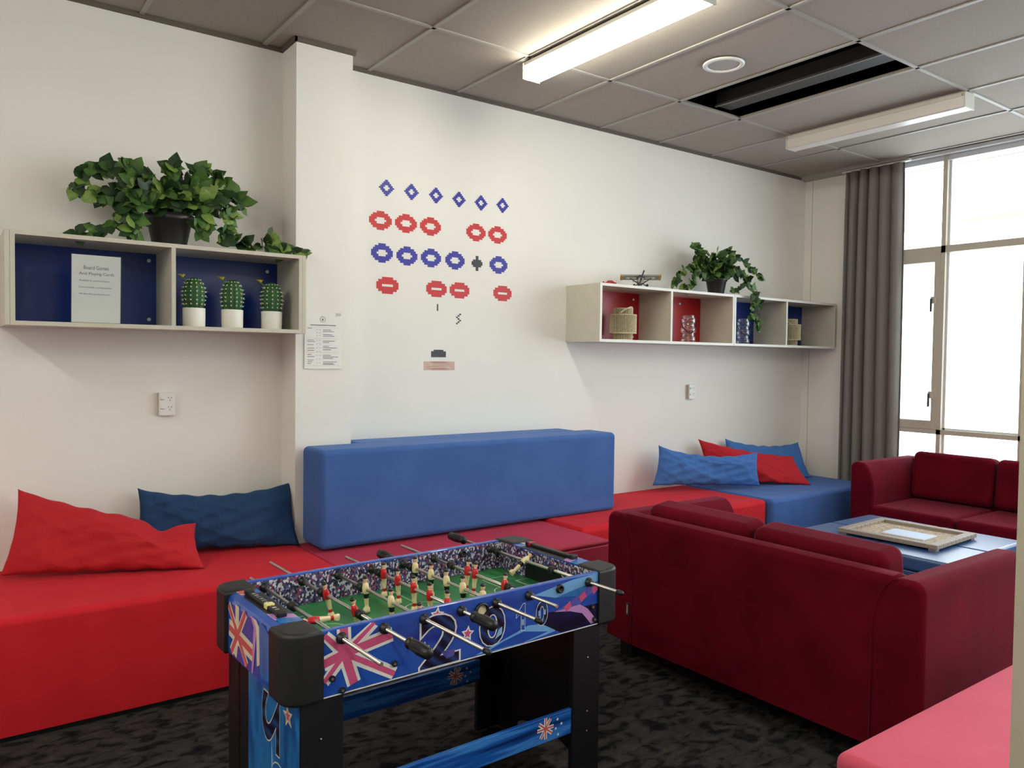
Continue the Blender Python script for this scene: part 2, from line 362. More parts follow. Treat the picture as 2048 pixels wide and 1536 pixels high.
t = thing('canopy_rail', 'faint pale canopy edge seen through the upper window panes', 'canopy', (8.2, 1.5, 0))
cm_ = mat('canopy_paint', (150, 138, 128), .6); cy_ = mat('canopy_yellow', (190, 176, 120), .6)
q1 = CAM+ray(1800, 352)*(8.2/ray(1800, 352).x); q2 = CAM+ray(1800, 463)*(8.2/ray(1800, 463).x)
MB().box(0, .04, -6, 4, q1.z-.03, q1.z, cm_).build('upper_rail', t); MB().box(0, .04, -6, 4, q1.z+.02, q1.z+.03, cm_).build('upper_lip', t)
MB().box(0, .04, -.2, 4, q2.z-.012, q2.z+.006, cm_).build('lower_rail', t); MB().box(0, .04, -.2, 4, q2.z+.006, q2.z+.05, cy_).build('lower_fascia', t)
# curtain with deep folds, pinch-pleated heading
def curtain():
    t = thing('curtain', 'full-height grey pleated curtain drawn back beside the window', 'curtain', (6.2, 3.48, 0))
    bm = bmesh.new(); NU, NV = 150, 26; y0, y1 = -.262, .245; rows = []
    for j in range(NV+1):
        v = j/NV; z = .02+v*(3.03-.02); row = []
        for i in range(NU+1):
            u = i/NU; ph = u*2*math.pi*5.5+.5*math.sin(7*u+1)+.25*math.sin(3*v+5*u)
            amp = (.036+.012*math.sin(9*u+2))*(1-.35*max(0, v-.9)/.1)
            yy = y0+(y1-y0)*u+.012*math.sin(ph*1+1.2)+.02*(1-v)*(u-.5)
            row.append(bm.verts.new((amp*math.sin(ph)-.005, yy, z)))
        rows.append(row)
    for j in range(NV):
        for i in range(NU):
            f = bm.faces.new((rows[j][i], rows[j][i+1], rows[j+1][i+1], rows[j+1][i])); f.smooth = True
    mb = MB(); mb._add(bm, M['curtain']); o = mb.build('curtain_cloth', t)
    s = o.modifiers.new('s', 'SOLIDIFY'); s.thickness = .003; s.offset = 0
    MB().box(-.02, .02, -.30, .27, 3.03, 3.045, M['white']).build('curtain_track', t)
curtain()

# ------------------------------------------------------------------ ceiling fixtures
def batten(x0, x1, y0, y1, dm, label, grp=None):
    cx = (x0+x1)/2; cy = (y0+y1)/2; hw = (x1-x0)/2; hl = (y1-y0)/2
    t = thing('fluorescent_light', label, 'ceiling light', (cx, cy, H-.007), 0, grp)
    b = MB(); b.box(-hw+.012, hw-.012, -hl, hl, -.032, 0, M['housing'], bev=.002); b.box(-hw-.006, -hw+.012, -hl+.02, hl-.02, -.03, -.012, M['housing']); b.build('housing', t)
    b = MB(); b.prism([(-hw, -.03), (-hw+.006, -.088), (-hw+.014, -.095), (hw-.014, -.095), (hw-.006, -.088), (hw, -.03)], -hl+.006, hl-.006, dm, axis='y'); b.build('diffuser', t)
    for s in (-1, 1):
        b = MB(); b.box(-hw-.001, hw+.001, s*(hl-.003)-.004, s*(hl-.003)+.004, -.096, -.006, M['housing'], bev=.002); b.build('end_cap', t)
    return t
batten(2.607, 2.725, 2.26, 3.495, M['diff_on'], 'lit fluorescent batten light glowing white near the top of the ceiling')
batten(4.955, 5.075, 2.225, 3.45, M['diff_off'], 'unlit white fluorescent batten light beside the open ceiling gap')
for (x, y) in ((-.3, .3), (2.66, -.6), (-1.6, 1.9), (4.5, -1.8)):  # unseen battens added behind the camera as fill, mainly for the left wall
    batten(x-.06, x+.06, y-.61, y+.61, M['diff_fill'], 'unseen fluorescent batten light added behind the camera as fill', 'unseen fill lights')
t = thing('ceiling_speaker', 'round white ceiling speaker grille between the light and the gap', 'speaker', (3.50, 2.843, H-.007))
MB().lathe([(.112, 0), (.112, -.006), (.104, -.010), (.088, -.009), (.086, -.004), (.086, 0)], M['white'], 40).build('rim', t)
MB().lathe([(.086, -.004), (0, -.004)], mat('speaker_grille', (178, 176, 172), .7, bump=(900, .5, .002)), 40).build('grille', t)

# ------------------------------------------------------------------ shelves
def wall_shelf(name, x0, x1, z0, z1, dividers, backm, label, dl=False, dr=False, extra=None, front=3.81, edge='melamine', screws=()):
    t = thing(name, label, 'shelf', ((x0+x1)/2, W, z0)); ox = -(x0+x1)/2; D = W-front-.002; th = .018; mm = M['melamine']; em = M[edge]
    def pan(nm, a, b, c, d): # a..b x, c..d z : board with light front edge band
        m_ = MB(); m_.box(a+ox, b+ox, -D+.0015, -.001, c-z0, d-z0, mm); m_.box(a+ox, b+ox, -D, -D+.0015, c-z0, d-z0, em); return m_.build(nm, t)
    il = x0+(2*th if dl else th); ir = x1-(2*th if dr else th)
    if dl: pan('end_panel', x0, x0+th-.001, z0, z1); pan('side_panel', x0+th, x0+2*th, z0, z1)
    else: pan('side_panel', x0, x0+th, z0, z1)
    if dr: pan('end_panel', x1-th+.001, x1, z0, z1); pan('side_panel', x1-2*th, x1-th, z0, z1)
    else: pan('side_panel', x1-th, x1, z0, z1)
    pan('top_panel', il, ir, z1-th, z1); pan('bottom_panel', il, ir, z0, z0+th)
    for d in dividers: pan('divider', d-th/2, d+th/2, z0+th, z1-th)
    MB().box(il+ox, ir+ox, -.03, -.006, th, z1-z0-th, backm).build('back_panel', t)
    for (sx, sz) in screws:
        MB().lathe([(0, .004), (.007, .004), (.009, 0)], M['white'], 14, T=Matrix.Translation((sx+ox, -.030, sz-z0)) @ Matrix.Rotation(R(90), 4, 'X')).build('screw_cap', t)
    return t
wall_shelf('wall_shelf', .222, 1.499, 1.545, 1.936, (.872,), M['backblue'], 'grey box shelf with blue back panel left of the white column', True, True, edge='melamine', screws=((.83, 1.885), (.83, 1.60), (1.41, 1.875)))
wall_shelf('wall_shelf', 3.502, 4.878, 1.550, 1.937, (4.187,), M['backred'], 'white-edged box shelf with two red-backed cubbies and plant on top', False, False, edge='melamine_white', screws=((4.12, 1.875), (4.12, 1.60), (4.62, 1.87)))
wall_shelf('wall_shelf', 4.882, 6.24, 1.550, 1.937, (5.545,), M['backblue'], 'white-edged box shelf with blue-backed cubbies reaching the window corner', False, False, edge='melamine_white', screws=((5.08, 1.87),))

# ------------------------------------------------------------------ ivy plants
def leaf(mb, p, d, up, s, m):
    d = d.normalized(); side = d.cross(up)
    if side.length < 1e-3: side = Vector((1, 0, 0))
    side.normalize(); n = side.cross(d); i = mb.mi(m)
    prof = [(0, 0), (-.06, .20), (.10, .40), (.38, .42), (.68, .26), (1.0, 0)]
    mid = [p+d*(s*a)+n*(s*(.0+.10*math.sin(a*2.6))) for a in (0, .1, .38, .68, 1.0)]
    L = [p+d*(s*a)+side*(s*b_)+n*(s*(.12*b_-.14*a*a)) for a, b_ in prof]; Rr = [p+d*(s*a)-side*(s*b_)+n*(s*(.12*b_-.14*a*a)) for a, b_ in prof]
    bm = mb.bm; ml = [bm.verts.new(q) for q in mid]
    for S in (L, Rr):
        v = [bm.verts.new(q) for q in S]
        fs = [(ml[0], v[1], v[2], ml[1]), (ml[1], v[2], v[3], ml[2]), (ml[2], v[3], v[4], ml[3]), (ml[3], v[4], ml[4])]
        for f in fs:
            nf = bm.faces.new(f if S is L else f[::-1]); nf.material_index = i; nf.smooth = True
def ivy(label, loc, pot_r, pot_h, vines, n_fill, fill_c, fill_r, size, pot_tilt=0, ymin=-.14, ymax=.14, zfloor=0.0):
    t = thing('potted_ivy', label, 'plant', loc)
    b = MB(); b.lathe([(0, .0), (pot_r*.66, 0), (pot_r*.70, .01), (pot_r*.9, pot_h*.75), (pot_r, pot_h*.8), (pot_r*1.02, pot_h), (pot_r*.93, pot_h), (pot_r*.88, pot_h*.85), (0, pot_h*.85)], M['pot'], 32); b.build('pot', t)
    fo = MB(); st = MB(); rnd = random.Random(hash(len(label)) % 1000)
    def put(p, d, s):
        if p.z < zfloor+.012 and p.y > ymin and zfloor == 0: p.z = .014
        p.y = max(min(p.y, ymax), ymin-.4)
        m = M['leaf1'] if rnd.random() < .42 else (M['leaf2'] if rnd.random() < .72 else M['leaf3'])
        leaf(fo, p, d, Vector((rnd.uniform(-.7, .5), -1, rnd.uniform(.1, .9))), s, m)
    for vn in vines:
        P = [Vector(q) for q in vn]; pts = []
        n = 5
        for a in range(len(P)-1):
            p0 = P[max(a-1, 0)]; p1 = P[a]; p2 = P[a+1]; p3 = P[min(a+2, len(P)-1)]
            for q in range(n):
                tt = q/n; pts.append(.5*((2*p1)+(p2-p0)*tt+(2*p0-5*p1+4*p2-p3)*tt*tt+(3*p1-p0-3*p2+p3)*tt**3))
        pts.append(P[-1]); st.tube(pts, .0022, M['stem'], 6)
        for k, q in enumerate(pts[2:]):
            for _ in range(2):
                dv = Vector((rnd.uniform(-1, 1), rnd.uniform(-.8, .2), rnd.uniform(-1.2, .7)))
                put(q+Vector((rnd.uniform(-.01, .01), rnd.uniform(-.01, .01), rnd.uniform(-.01, .01))), dv, size*rnd.uniform(.6, 1.15))
        put(pts[-1], (pts[-1]-pts[-2]), size*.7)
    for _ in range(n_fill):
        a = rnd.uniform(0, 2*math.pi); e = rnd.uniform(-.25, 1); rr = rnd.uniform(.35, 1)
        dv = Vector((math.cos(a)*math.cos(e), math.sin(a)*math.cos(e)*.8, math.sin(e)))
        p = Vector(fill_c)+Vector((dv.x*fill_r[0]*rr, dv.y*fill_r[1]*rr, dv.z*fill_r[2]*rr)); put(p, dv*.6+Vector((rnd.uniform(-.7, .7), rnd.uniform(-.5, .1), rnd.uniform(-1.1, .4))), size*rnd.uniform(.75, 1.25))
    fo.build('foliage', t); st.build('stem', t)
    return t
PY = 3.965; PZ = 1.936
def rel(px, py, dy=0.0, base=None):
    q = on_y(px, py, PY+dy); return (q.x-base[0], q.y-base[1], q.z-base[2])
c0 = on_y(339, 484, PY); base = (c0.x, PY, PZ)
vin = [[(0, 0, .10), rel(300, 365, 0, base), rel(255, 330, -.02, base)], [(0, 0, .10), rel(250, 350, .02, base), rel(200, 335, .04, base), rel(165, 340, .05, base), rel(150, 375, .05, base)],
       [(0, 0, .10), rel(260, 375, -.05, base), rel(205, 390, -.02, base), rel(170, 385, 0, base)], [(0, 0, .10), rel(280, 395, -.08, base), rel(240, 430, -.1, base), rel(200, 462, -.08, base), rel(150, 466, -.06, base)],
       [(0, 0, .10), rel(340, 340, -.02, base), rel(345, 335, -.05, base)], [(0, 0, .10), rel(385, 350, 0, base), rel(425, 350, 0, base), rel(462, 380, -.02, base), rel(484, 415, -.03, base)],
       [(0, 0, .10), rel(400, 385, -.06, base), rel(445, 410, -.1, base), rel(465, 440, -.1, base), rel(448, 470, -.1, base)], [(0, 0, .10), rel(405, 400, -.08, base), rel(410, 440, -.1, base), rel(400, 465, -.1, base)],
       [(0, 0, .10), rel(300, 400, -.1, base), rel(270, 440, -.12, base), rel(262, 462, -.12, base)],
       [rel(440, 470, -.1, base), rel(485, 490, -.08, base), rel(540, 494, -.07, base), rel(575, 500, -.06, base), rel(606, 504, -.06, base)], [rel(535, 492, -.07, base), rel(540, 470, -.05, base)]]
ivy('large trailing ivy in a black pot on top of the left shelf', base, .108, .150, vin, 190, (0, -.01, .22), (.24, .14, .115), .070, ymax=.15)
c1 = on_y(1432, 585, PY); base2 = (c1.x, PY, 1.937)
vin = [[(0, 0, .10), rel(1400, 510, 0, base2), rel(1388, 492, 0, base2)], [(0, 0, .10), rel(1385, 530, 0, base2), rel(1360, 548, .02, base2), rel(1348, 562, .02, base2)],
       [(0, 0, .10), rel(1400, 540, -.06, base2), rel(1385, 565, -.08, base2), rel(1365, 578, -.05, base2)], [(0, 0, .10), rel(1450, 500, 0, base2), rel(1460, 510, -.03, base2)],
       [(0, 0, .10), rel(1470, 515, 0, base2), rel(1495, 535, -.02, base2), rel(1522, 555, -.05, base2)], [(0, 0, .10), rel(1470, 540, -.06, base2), rel(1490, 560, -.1, base2), rel(1470, 580, -.1, base2)],
       [(0, 0, .10), rel(1480, 545, -.1, base2), rel(1500, 570, -.18, base2), rel(1508, 600, -.20, base2), rel(1500, 632, -.20, base2)], [rel(1500, 580, -.18, base2), rel(1518, 600, -.2, base2), rel(1512, 640, -.2, base2), rel(1516, 655, -.2, base2)]]
ivy('smaller ivy in a black pot spilling over the right shelf front', base2, .085, .14, vin, 250, (-.04, -.02, .19), (.21, .14, .15), .060, ymax=.15, zfloor=-1)

# ------------------------------------------------------------------ shelf contents, left
SZ = 1.563
t = thing('sign_holder', 'clear acrylic stand holding a board games and playing cards notice', 'sign', (.565, 3.885, SZ)); t.rotation_euler = (R(4), 0, 0)
a = MB(); a.box(-.099, .099, .003, .0045, .003, .300, M['glass']); a.box(-.099, .099, -.0045, -.003, .003, .300, M['glass']); a.box(-.099, .099, -.035, .045, 0, .003, M['clear']); a.build('stand', t)
a = MB(); a.box(-.096, .096, -.0018, .0018, .004, .298, M['paper']); f_ = lambda u, v: (u, -.0021, v)
text_polys(a, 'Board Games', M['ink'], -.050, .048, .236, .252, f_); text_polys(a, 'And Playing Cards', M['ink'], -.068, .070, .208, .224, f_)
for s_, x1, z in (('Available for you to borrow.', .052, .182), ('Come and ask us at Reception.', .062, .153), ('We have also got puzzles here.', .056, .124)): text_polys(a, s_, M['ink'], -.068, x1, z, z+.009, f_)
a.build('printed_notice', t)

def cactus(x, y, label):
    t = thing('potted_cactus', label, 'cactus', (x, y, SZ), 0, 'cactus row on the left shelf')
    MB().lathe([(0, 0), (.047, 0), (.050, .004), (.051, .088), (.050, .090), (.046, .090), (.045, .078), (0, .078)], M['potwhite'], 36).build('pot', t)
    prof = [(.030, .07), (.040, .095), (.045, .13), (.0455, .165), (.042, .195), (.033, .218), (.018, .232), (0, .236)]
    b = MB(); b.lathe(prof, M['cactus'], 48, mod=lambda k, z: 1+.10*math.cos(k*2*math.pi/48*12)); b.build('cactus_body', t)
    s = MB()
    for k in range(12):
        for (r, z) in ((.037, .088), (.0445, .108), (.047, .128), (.0485, .148), (.048, .168), (.045, .188), (.038, .207), (.026, .223)):
            a_ = 2*math.pi*k/12; cx_, cy_ = r*1.07*math.cos(a_), r*1.07*math.sin(a_); s.sphere((cx_, cy_, z), .0034, M['spine'], n=6)
            for _ in range(3): s.cyl((cx_, cy_, z), (cx_*1.12+random.uniform(-.004, .004), cy_*1.12, z+random.uniform(-.006, .006)), .0006, M['spine'], n=4)
    s.build('spines', t)
    fl = MB(); c = Vector((-.052, -.01, .232)); fl.cyl((-.028, -.005, .205), c, .004, M['leaf1'], n=8)
    for k in range(9):
        a_ = 2*math.pi*k/9; tip = c+Vector((.020*math.cos(a_)-.008, .020*math.sin(a_), .016)); nn = Vector((-math.sin(a_), math.cos(a_), 0))*.005
        md = (c+tip)/2+Vector((0, 0, .002)); fl.poly([c, md+nn, tip, md-nn], M['yellow'])
    fl.sphere(c+Vector((-.002, 0, .006)), .006, M['yellow'], n=8); fl.build('flower', t)
    return t
ca = cactus(.986, 3.915, 'cactus in white pot nearest the shelf divider, flower at left')
dup(ca, (1.165, 3.915, SZ), .12, 'middle cactus of the three in white pots on the left shelf')
dup(ca, (1.360, 3.915, SZ), -.25, 'cactus in white pot at the right end of the blue cubby')

# ------------------------------------------------------------------ shelf contents, right
def rattan(x, y, label, rz):
    t = thing('rattan_lantern', label, 'lantern', (x, y, 1.569), rz, 'rattan lanterns'); ring = MB(); rods = MB()
    for (r, z0, z1, n) in ((.066, 0, .05, 38), (.092, .046, .178, 54), (.066, .174, .222, 38)):
        rods.lathe([(r-.006, z0+.004), (r-.006, z1-.004)], M['rattan_dark'], 40)
        for k in range(n):
            a_ = 2*math.pi*k/n; rods.cyl((r*math.cos(a_), r*math.sin(a_), z0+.003), (r*math.cos(a_), r*math.sin(a_), z1-.003), .0028, M['rattan'], n=6, caps=False)
        for z in (z0+.003, z1-.003): rods.tube([(r*math.cos(a2*math.pi/20), r*math.sin(a2*math.pi/20), z) for a2 in range(40)], .0040, M['rattan'], 8, closed=True)
    rods.lathe([(.092, .175), (.06, .176)], M['rattan'], 40); rods.lathe([(.092, .048), (.06, .047)], M['rattan'], 40)
    rods.build('rattan_drum', t)
    h = [(.095*math.cos(a_)*1.02, -.062*math.sin(a_), .178+.052*math.sin(a_)) for a_ in [math.pi*q/16 for q in range(17)]]
    MB().tube(h, .0045, M['rattan'], 8).build('handle', t)
    return t
ra = rattan(3.86, 3.965, 'pale ribbed rattan lantern in the leftmost red-backed cubby', .5)
dup(ra, (5.80, 3.965, 1.569), -2.4, 'pale ribbed rattan lantern in the cubby nearest the curtain')
def glasslan(x, y, label):
    t = thing('glass_lantern', label, 'lantern', (x, y, 1.569), -.6, 'clear stacked lanterns with black handles'); b = MB(); prof = [(0, .003)]
    z = .003; tiers = ((.054, .036), (.046, .034), (.056, .036), (.047, .034), (.054, .036), (.044, .02))
    for (r, h_) in tiers: prof += [(r-.003, z), (r, z+.003), (r, z+h_-.004), (r-.003, z+h_-.001)]; z += h_
    b.lathe(prof, M['clear'], 40)
    for (zz, r) in ((.039, .052), (.073, .052), (.109, .053), (.143, .052), (.179, .050), (.199, .042)): b.tube([(r*math.cos(a*math.pi/18), r*math.sin(a*math.pi/18), zz) for a in range(36)], .0022, M['clear'], 6, closed=True)
    b.build('glass_body', t)
    h = [(.060*math.cos(a_), -.012-.056*math.sin(a_), .165-.095*math.sin(a_)) for a_ in [math.pi*q/20 for q in range(21)]]
    MB().tube(h, .0028, M['black'], 8).build('handle', t)
    return t
gl = glasslan(4.52, 3.95, 'clear stacked-ring lantern with black handle in red-backed cubby')
dup(gl, (5.165, 3.95, 1.569), -.5, 'clear stacked-ring lantern with black handle in blue-backed cubby')
# toy plane
t = thing('toy_airplane', 'small brick-built high-wing toy plane on top of the right shelf', 'toy plane', (4.01, 3.95, 1.937), R(-42))
WT = Matrix.Translation((0, 0, .080)) @ Matrix.Rotation(R(-24), 4, 'X'); b = MB(); b.box(-.142, .142, -.030, .030, -.006, .006, M['grey'], bev=.002, T=WT); b.box(-.143, -.128, -.031, .031, -.007, .007, M['amber'], T=WT); b.box(.128, .143, -.031, .031, -.007, .007, M['amber'], T=WT); b.box(-.10, -.03, -.012, .012, -.0075, -.005, M['white'], T=WT); b.box(.03, .10, -.012, .012, -.0075, -.005, M['white'], T=WT); b.build('wing', t)
b = MB(); b.box(-.018, .018, -.06, .10, .030, .070, M['darkgrey'], bev=.006); b.box(-.010, .010, .06, .13, .045, .07, M['grey'], bev=.003); b.box(-.05, .05, .112, .135, .062, .066, M['grey']); b.box(-.003, .003, .105, .135, .066, .10, M['grey']); b.cyl((0, -.062, .052), (0, -.075, .052), .022, M['grey'], n=12); b.box(-.016, .016, -.055, -.01, .068, .09, M['darkgrey'], bev=.004); b.build('fuselage', t)
for s in (-1, 1):
    MB().cyl((s*.018, -.01, .036), (s*.075, -.01, .073), .0032, M['darkgrey'], n=6).build('wing_strut', t); MB().cyl((s*.014, -.03, .032), (s*.042, -.03, .014), .0032, M['darkgrey'], n=6).build('landing_strut', t)
for s in (-1, 1): MB().cyl((s*.038, -.03, .0145), (s*.052, -.03, .0145), .0145, M['black'], n=16).build('wheel', t)
b = MB(); b.box(-.005, .005, -.079, -.076, -.062, .062, M['darkgrey'], bev=.001, T=Matrix.Translation((0, 0, .062)) @ Matrix.Rotation(R(18), 4, 'Y')); b.sphere((0, -.080, .062), .007, M['black'], n=8); b.build('propeller', t)
# toy car
t = thing('toy_car', 'tiny red toy car at the left end of the right shelf top', 'toy car', (3.675, 3.91, 1.937), R(-40))
b = MB(); b.prism([(-.045, .006), (.045, .006), (.045, .016), (.03, .019), (.018, .030), (-.012, .030), (-.024, .019), (-.045, .016)], -.018, .018, M['carred'], axis='y', bev=.002); b.box(-.047, -.038, -.019, .019, .018, .024, M['carred']); b.build('body', t)
for sx in (-.028, .028):
    for sy in (-.019, .013): MB().cyl((sx, sy, .0075), (sx, sy+.006, .0075), .0075, M['black'], n=12).build('wheel', t)

# ------------------------------------------------------------------ notices, outlets, wall stickers
t = thing('paper_notice', 'laminated white timetable notice taped to the column beside the shelf', 'notice', (1.652, 3.956, 1.365))
b = MB(); b.box(-.104, .104, -.0015, .0015, 0, .296, M['paper']); g = lambda u, v: (u, -.0019, v)
def bar(u0, u1, v0, v1, m='ink'): b.poly([g(u0, v0), g(u1, v0), g(u1, v1), g(u0, v1)], M[m])
bar(-.072, .070, .229, .233); rn = random.Random(3)
for v, n_ in ((.205, 2), (.180, 2), (.146, 2), (.118, 2), (.100, 1), (.070, 3), (.035, 2), (.022, 1)):
    for q in range(n_): bar(-.002, rn.uniform(.03, .085), v-q*.008, v-q*.008+.0028)
for v in (.212, .150, .142, .126, .108, .096, .074, .063, .045, .036, .026): bar(-.088, rn.uniform(-.068, -.042), v, v+.0026)
for u in (-.038, -.022): 
    for v in (.205, .19, .175, .15, .13, .11, .09, .07, .05, .03): bar(u, u+.006, v, v+.0022)
for v in (.218, .160, .086, .016): b.poly([g(-.092, v), g(.09, v), g(.09, v+.0008), g(-.092, v+.0008)], M['sticker_pink'])
b.poly([(.016*math.cos(a*math.pi/10)-.004, -.0019, .262+.016*math.sin(a*math.pi/10)) for a in range(20)], M['sticker_pink'])
b.poly([(.013*math.cos(a*math.pi/10)-.004, -.0021, .262+.013*math.sin(a*math.pi/10)) for a in range(20)], M['white'])
b.poly([(-.010, -.0023, .256), (.002, -.0023, .256), (-.004, -.0023, .270)], M['ink']); b.build('sheet', t)
MB().box(.07, .10, -.003, -.0015, .282, .300, M['clear']).build('tape', t)

def outlet(x, z, label):
    t = thing('power_outlet', label, 'power outlet', (x, W-.0005, z))
    MB().box(-.037, .037, -.026, -.001, -.058, .058, M['white'], bev=.004).box(-.040, -.037, -.018, -.001, -.055, .055, M['winframe']).build('faceplate', t)
    for s in (-1, 1):
        zc = s*.023+.004; MB().box(-.030, -.014, -.031, -.026, zc-.004, zc+.008, M['white'], bev=.0015).box(-.032, -.013, -.0268, -.026, zc-.0065, zc-.004, M['ink']).build('switch', t)
        b = MB()
        for q in (-1, 1): b.box(-.0012, .0012, -.0268, -.0262, -.004, .004, M['ink'], T=Matrix.Translation((.014+q*.007, 0, zc+.004)) @ Matrix.Rotation(R(30*q), 4, 'Y'))
        b.box(.0128, .0152, -.0268, -.0262, zc-.013, zc-.005, M['ink']); b.build('socket', t)
    return t
outlet(.912, 1.186, 'double power outlet on the wall below the left shelf')
outlet(4.79, 1.188, 'double power outlet on the wall below the right shelf')

# plain pixel motifs standing in for the arcade decals: same places, sizes and colours
PAT = {'diamond': ['....##....', '...####...', '..######..', '.###..###.', '###....###', '.###..###.', '..######..', '...####...', '....##....'],
       'hex': ['....####....', '..########..', '.##########.', '####....####', '###......###', '####....####', '.##########.', '..########..', '....####....'],
       'pill': ['...######...', '.##########.', '############', '###......###', '############', '.##########.', '...######...'],
       'cross': ['...##...', '...##...', '.######.', '########', '########', '.######.', '...##...', '...##...'],
       'bar': ['##', '##', '##', '##', '##', '##', '##', '##', '##'], 'dots': ['..#', '.#.', '#..', '.#.', '..#', '.#.', '#..'],
       'block': ['..########..', '############', '############', '############', '############']}
def motif(pat, x, z, w_, h_, m, label, group=None):
    P = PAT[pat]; nr, nc = len(P), len(P[0]); b = MB(); cw, chh = w_/nc, h_/nr
    for r in range(nr):
        c_ = 0
        while c_ < nc:
            if P[r][c_] == '#':
                e = c_
                while e < nc and P[r][e] == '#': e += 1
                b.box(-w_/2+c_*cw, -w_/2+e*cw, -.0012, -.0002, h_/2-(r+1)*chh, h_/2-r*chh, m); c_ = e
            else: c_ += 1
    o = b.build('wall_sticker'); o.location = (x, W, z)
    return tag(o, label, 'wall sticker', group)
ords = ['leftmost', 'second from left', 'third from left', 'fourth from left', 'fifth from left', 'rightmost']
for k, (px, py) in enumerate(((773, 376), (823, 384), (872, 391), (918, 399), (962, 406), (1005, 411))):
    q = on_y(px, py, W); motif('diamond', q.x, q.z, .098, .094, M['decal_blue'], ords[k]+' blue diamond pixel sticker in the top sticker row', 'top row pixel stickers')
for px, py, nm in ((761, 441, 'leftmost red pixel sticker in the second row'), (812, 447, 'second red pixel sticker from left in second row'), (861, 453, 'third red pixel sticker from left, beside the row gap'), (952, 465, 'faded red pixel sticker just right of the row gap'), (995, 470, 'rightmost red pixel sticker in the second row')):
    q = on_y(px, py, W); motif('hex', q.x, q.z, .146, .110, M['decal_red'], nm, 'second row pixel stickers')
for k, (px, py) in enumerate(((764, 506), (814, 512), (862, 516), (910, 521), (997, 530))):
    q = on_y(px, py, W); motif('hex', q.x, q.z, .140, .112, M['decal_blue'], (ords[k] if k < 4 else 'rightmost')+' blue pixel sticker in the third row', 'third row pixel stickers')
q = on_y(954, 527, W); motif('cross', q.x, q.z, .082, .094, M['decal_black'], 'charcoal pixel sticker between the blue ones in third row')
for px, py, nm in ((775, 571, 'leftmost red pill pixel sticker in the lowest row'), (873, 578, 'second red pill pixel sticker, above the black dash'), (919, 581, 'third red pill pixel sticker, above the zigzag dots'), (1005, 587, 'rightmost red pill pixel sticker in the lowest row')):
    q = on_y(px, py, W); motif('pill', q.x, q.z, .144, .098, M['decal_red'], nm, 'lowest row pixel stickers')
q = on_y(875, 615, W); motif('bar', q.x, q.z, .009, .042, M['decal_black'], 'thin black upright dash sticker on the wall')
q = on_y(917, 638, W); motif('dots', q.x, q.z, .036, .068, M['decal_black'], 'zigzag of small black dots stuck on the wall')
q = on_y(877, 707, W); motif('block', q.x, q.z, .105, .046, M['decal_black'], 'charcoal stepped block sticker below the zigzag dots')
b = MB(); b.box(-.110, .110, -.0012, -.0002, -.027, .027, M['sticker_pink'])
for v in (.010, 0, -.010): b.box(-.085+random.uniform(0, .02), .08-random.uniform(0, .03), -.0016, -.0012, v-.002, v+.002, M['tcream'])
o = b.build('wall_label'); o.location = (2.49, W, 1.382); tag(o, 'faded pink paper label stuck under the charcoal block sticker', 'label')

# ------------------------------------------------------------------ benches, bolsters
def bench(name, pts, z1, m, label, bev=.028, cat='bench', pad=None, group=None):
    cx = sum(p[0] for p in pts)/len(pts); cy = sum(p[1] for p in pts)/len(pts); P = [(p[0]-cx, p[1]-cy) for p in pts]
    t = thing(name, label, cat, (cx, cy, 0), 0, group)
    inset = [(p[0]*.985, p[1]*.97) for p in P]
    MB().prism(inset, 0, .03, M['blackwood']).build('plinth', t)
    if pad:
        MB().prism(P, .022, z1-pad, m, bev=.006, seg=2).build('base', t, wn=True); MB().prism(P, z1-pad+.001, z1, m, bev=.012, seg=3).build('seat_pad', t, wn=True)
    else: 
        o = MB().prism(P, .022, z1, m, bev=.0).build('upholstered_block', t); me = o.data; bm = bmesh.new(); bm.from_mesh(me)
        es = [e for e in bm.edges if min(v.co.z for v in e.verts) > .03 or abs(e.verts[0].co.z-e.verts[1].co.z) > .1]
        bmesh.ops.bevel(bm, geom=es, offset=bev, segments=5, profile=.5, affect='EDGES'); bm.to_mesh(me); bm.free()
        for p in me.polygons: p.use_smooth = True
        me.set_sharp_from_angle(angle=R(50)); md = o.modifiers.new('wn', 'WEIGHTED_NORMAL'); md.weight = 100; md.keep_sharp = True
    return t
bench('upholstered_bench', [(-.9, 3.362), (1.494, 3.362), (1.494, 4.152), (-.9, 4.152)], .457, M['redfab'], 'long red bench seat below the left shelf')
bench('upholstered_bench', [(1.500, 3.12), (2.962, 3.12), (2.962, 4.152), (1.82, 4.152), (1.82, 3.955), (1.500, 3.955)], .447, M['pinkfab'], 'deep red bench seat with a padded lip behind the football table', pad=.028)
bench('upholstered_bench', [(2.97, 3.362), (4.712, 3.362), (4.712, 4.152), (2.97, 4.152)], .459, M['redfab'], 'red bench seat behind the near sofa, below the right shelf', bev=.035)
bench('upholstered_bench', [(4.725, 3.33), (6.09, 3.33), (6.09, 4.152), (4.725, 4.152)], .459, M['bluefab'], 'blue bench seat in the corner by the curtain', bev=.03)
bench('upholstered_bench', [(1.80, .27), (3.2, .27), (3.2, 1.078), (1.80, 1.078)], .457, mat('red_bench_fabric_lit', (204, 84, 106), .75, sheen=.5, noise=(4, (198, 78, 100), 4), bump=(120, .12, .002), spec=.25), 'red bench seat in the bottom right foreground, window light painted into its colour', bev=.03)  # red fabric, base colour paled to carry the grazing window light
tag(rbox('bolster', 1.527, 3.535, 3.672, 3.935, .461, .963, M['bluefab'], .030, 5), 'long upright blue foam bolster in front of the column', 'bolster')
tag(rbox('bolster', 1.86, 3.44, 3.945, 4.150, .461, .958, M['bluefab'], .020, 5), 'blue foam bolster wedged behind the front one against wall', 'bolster')

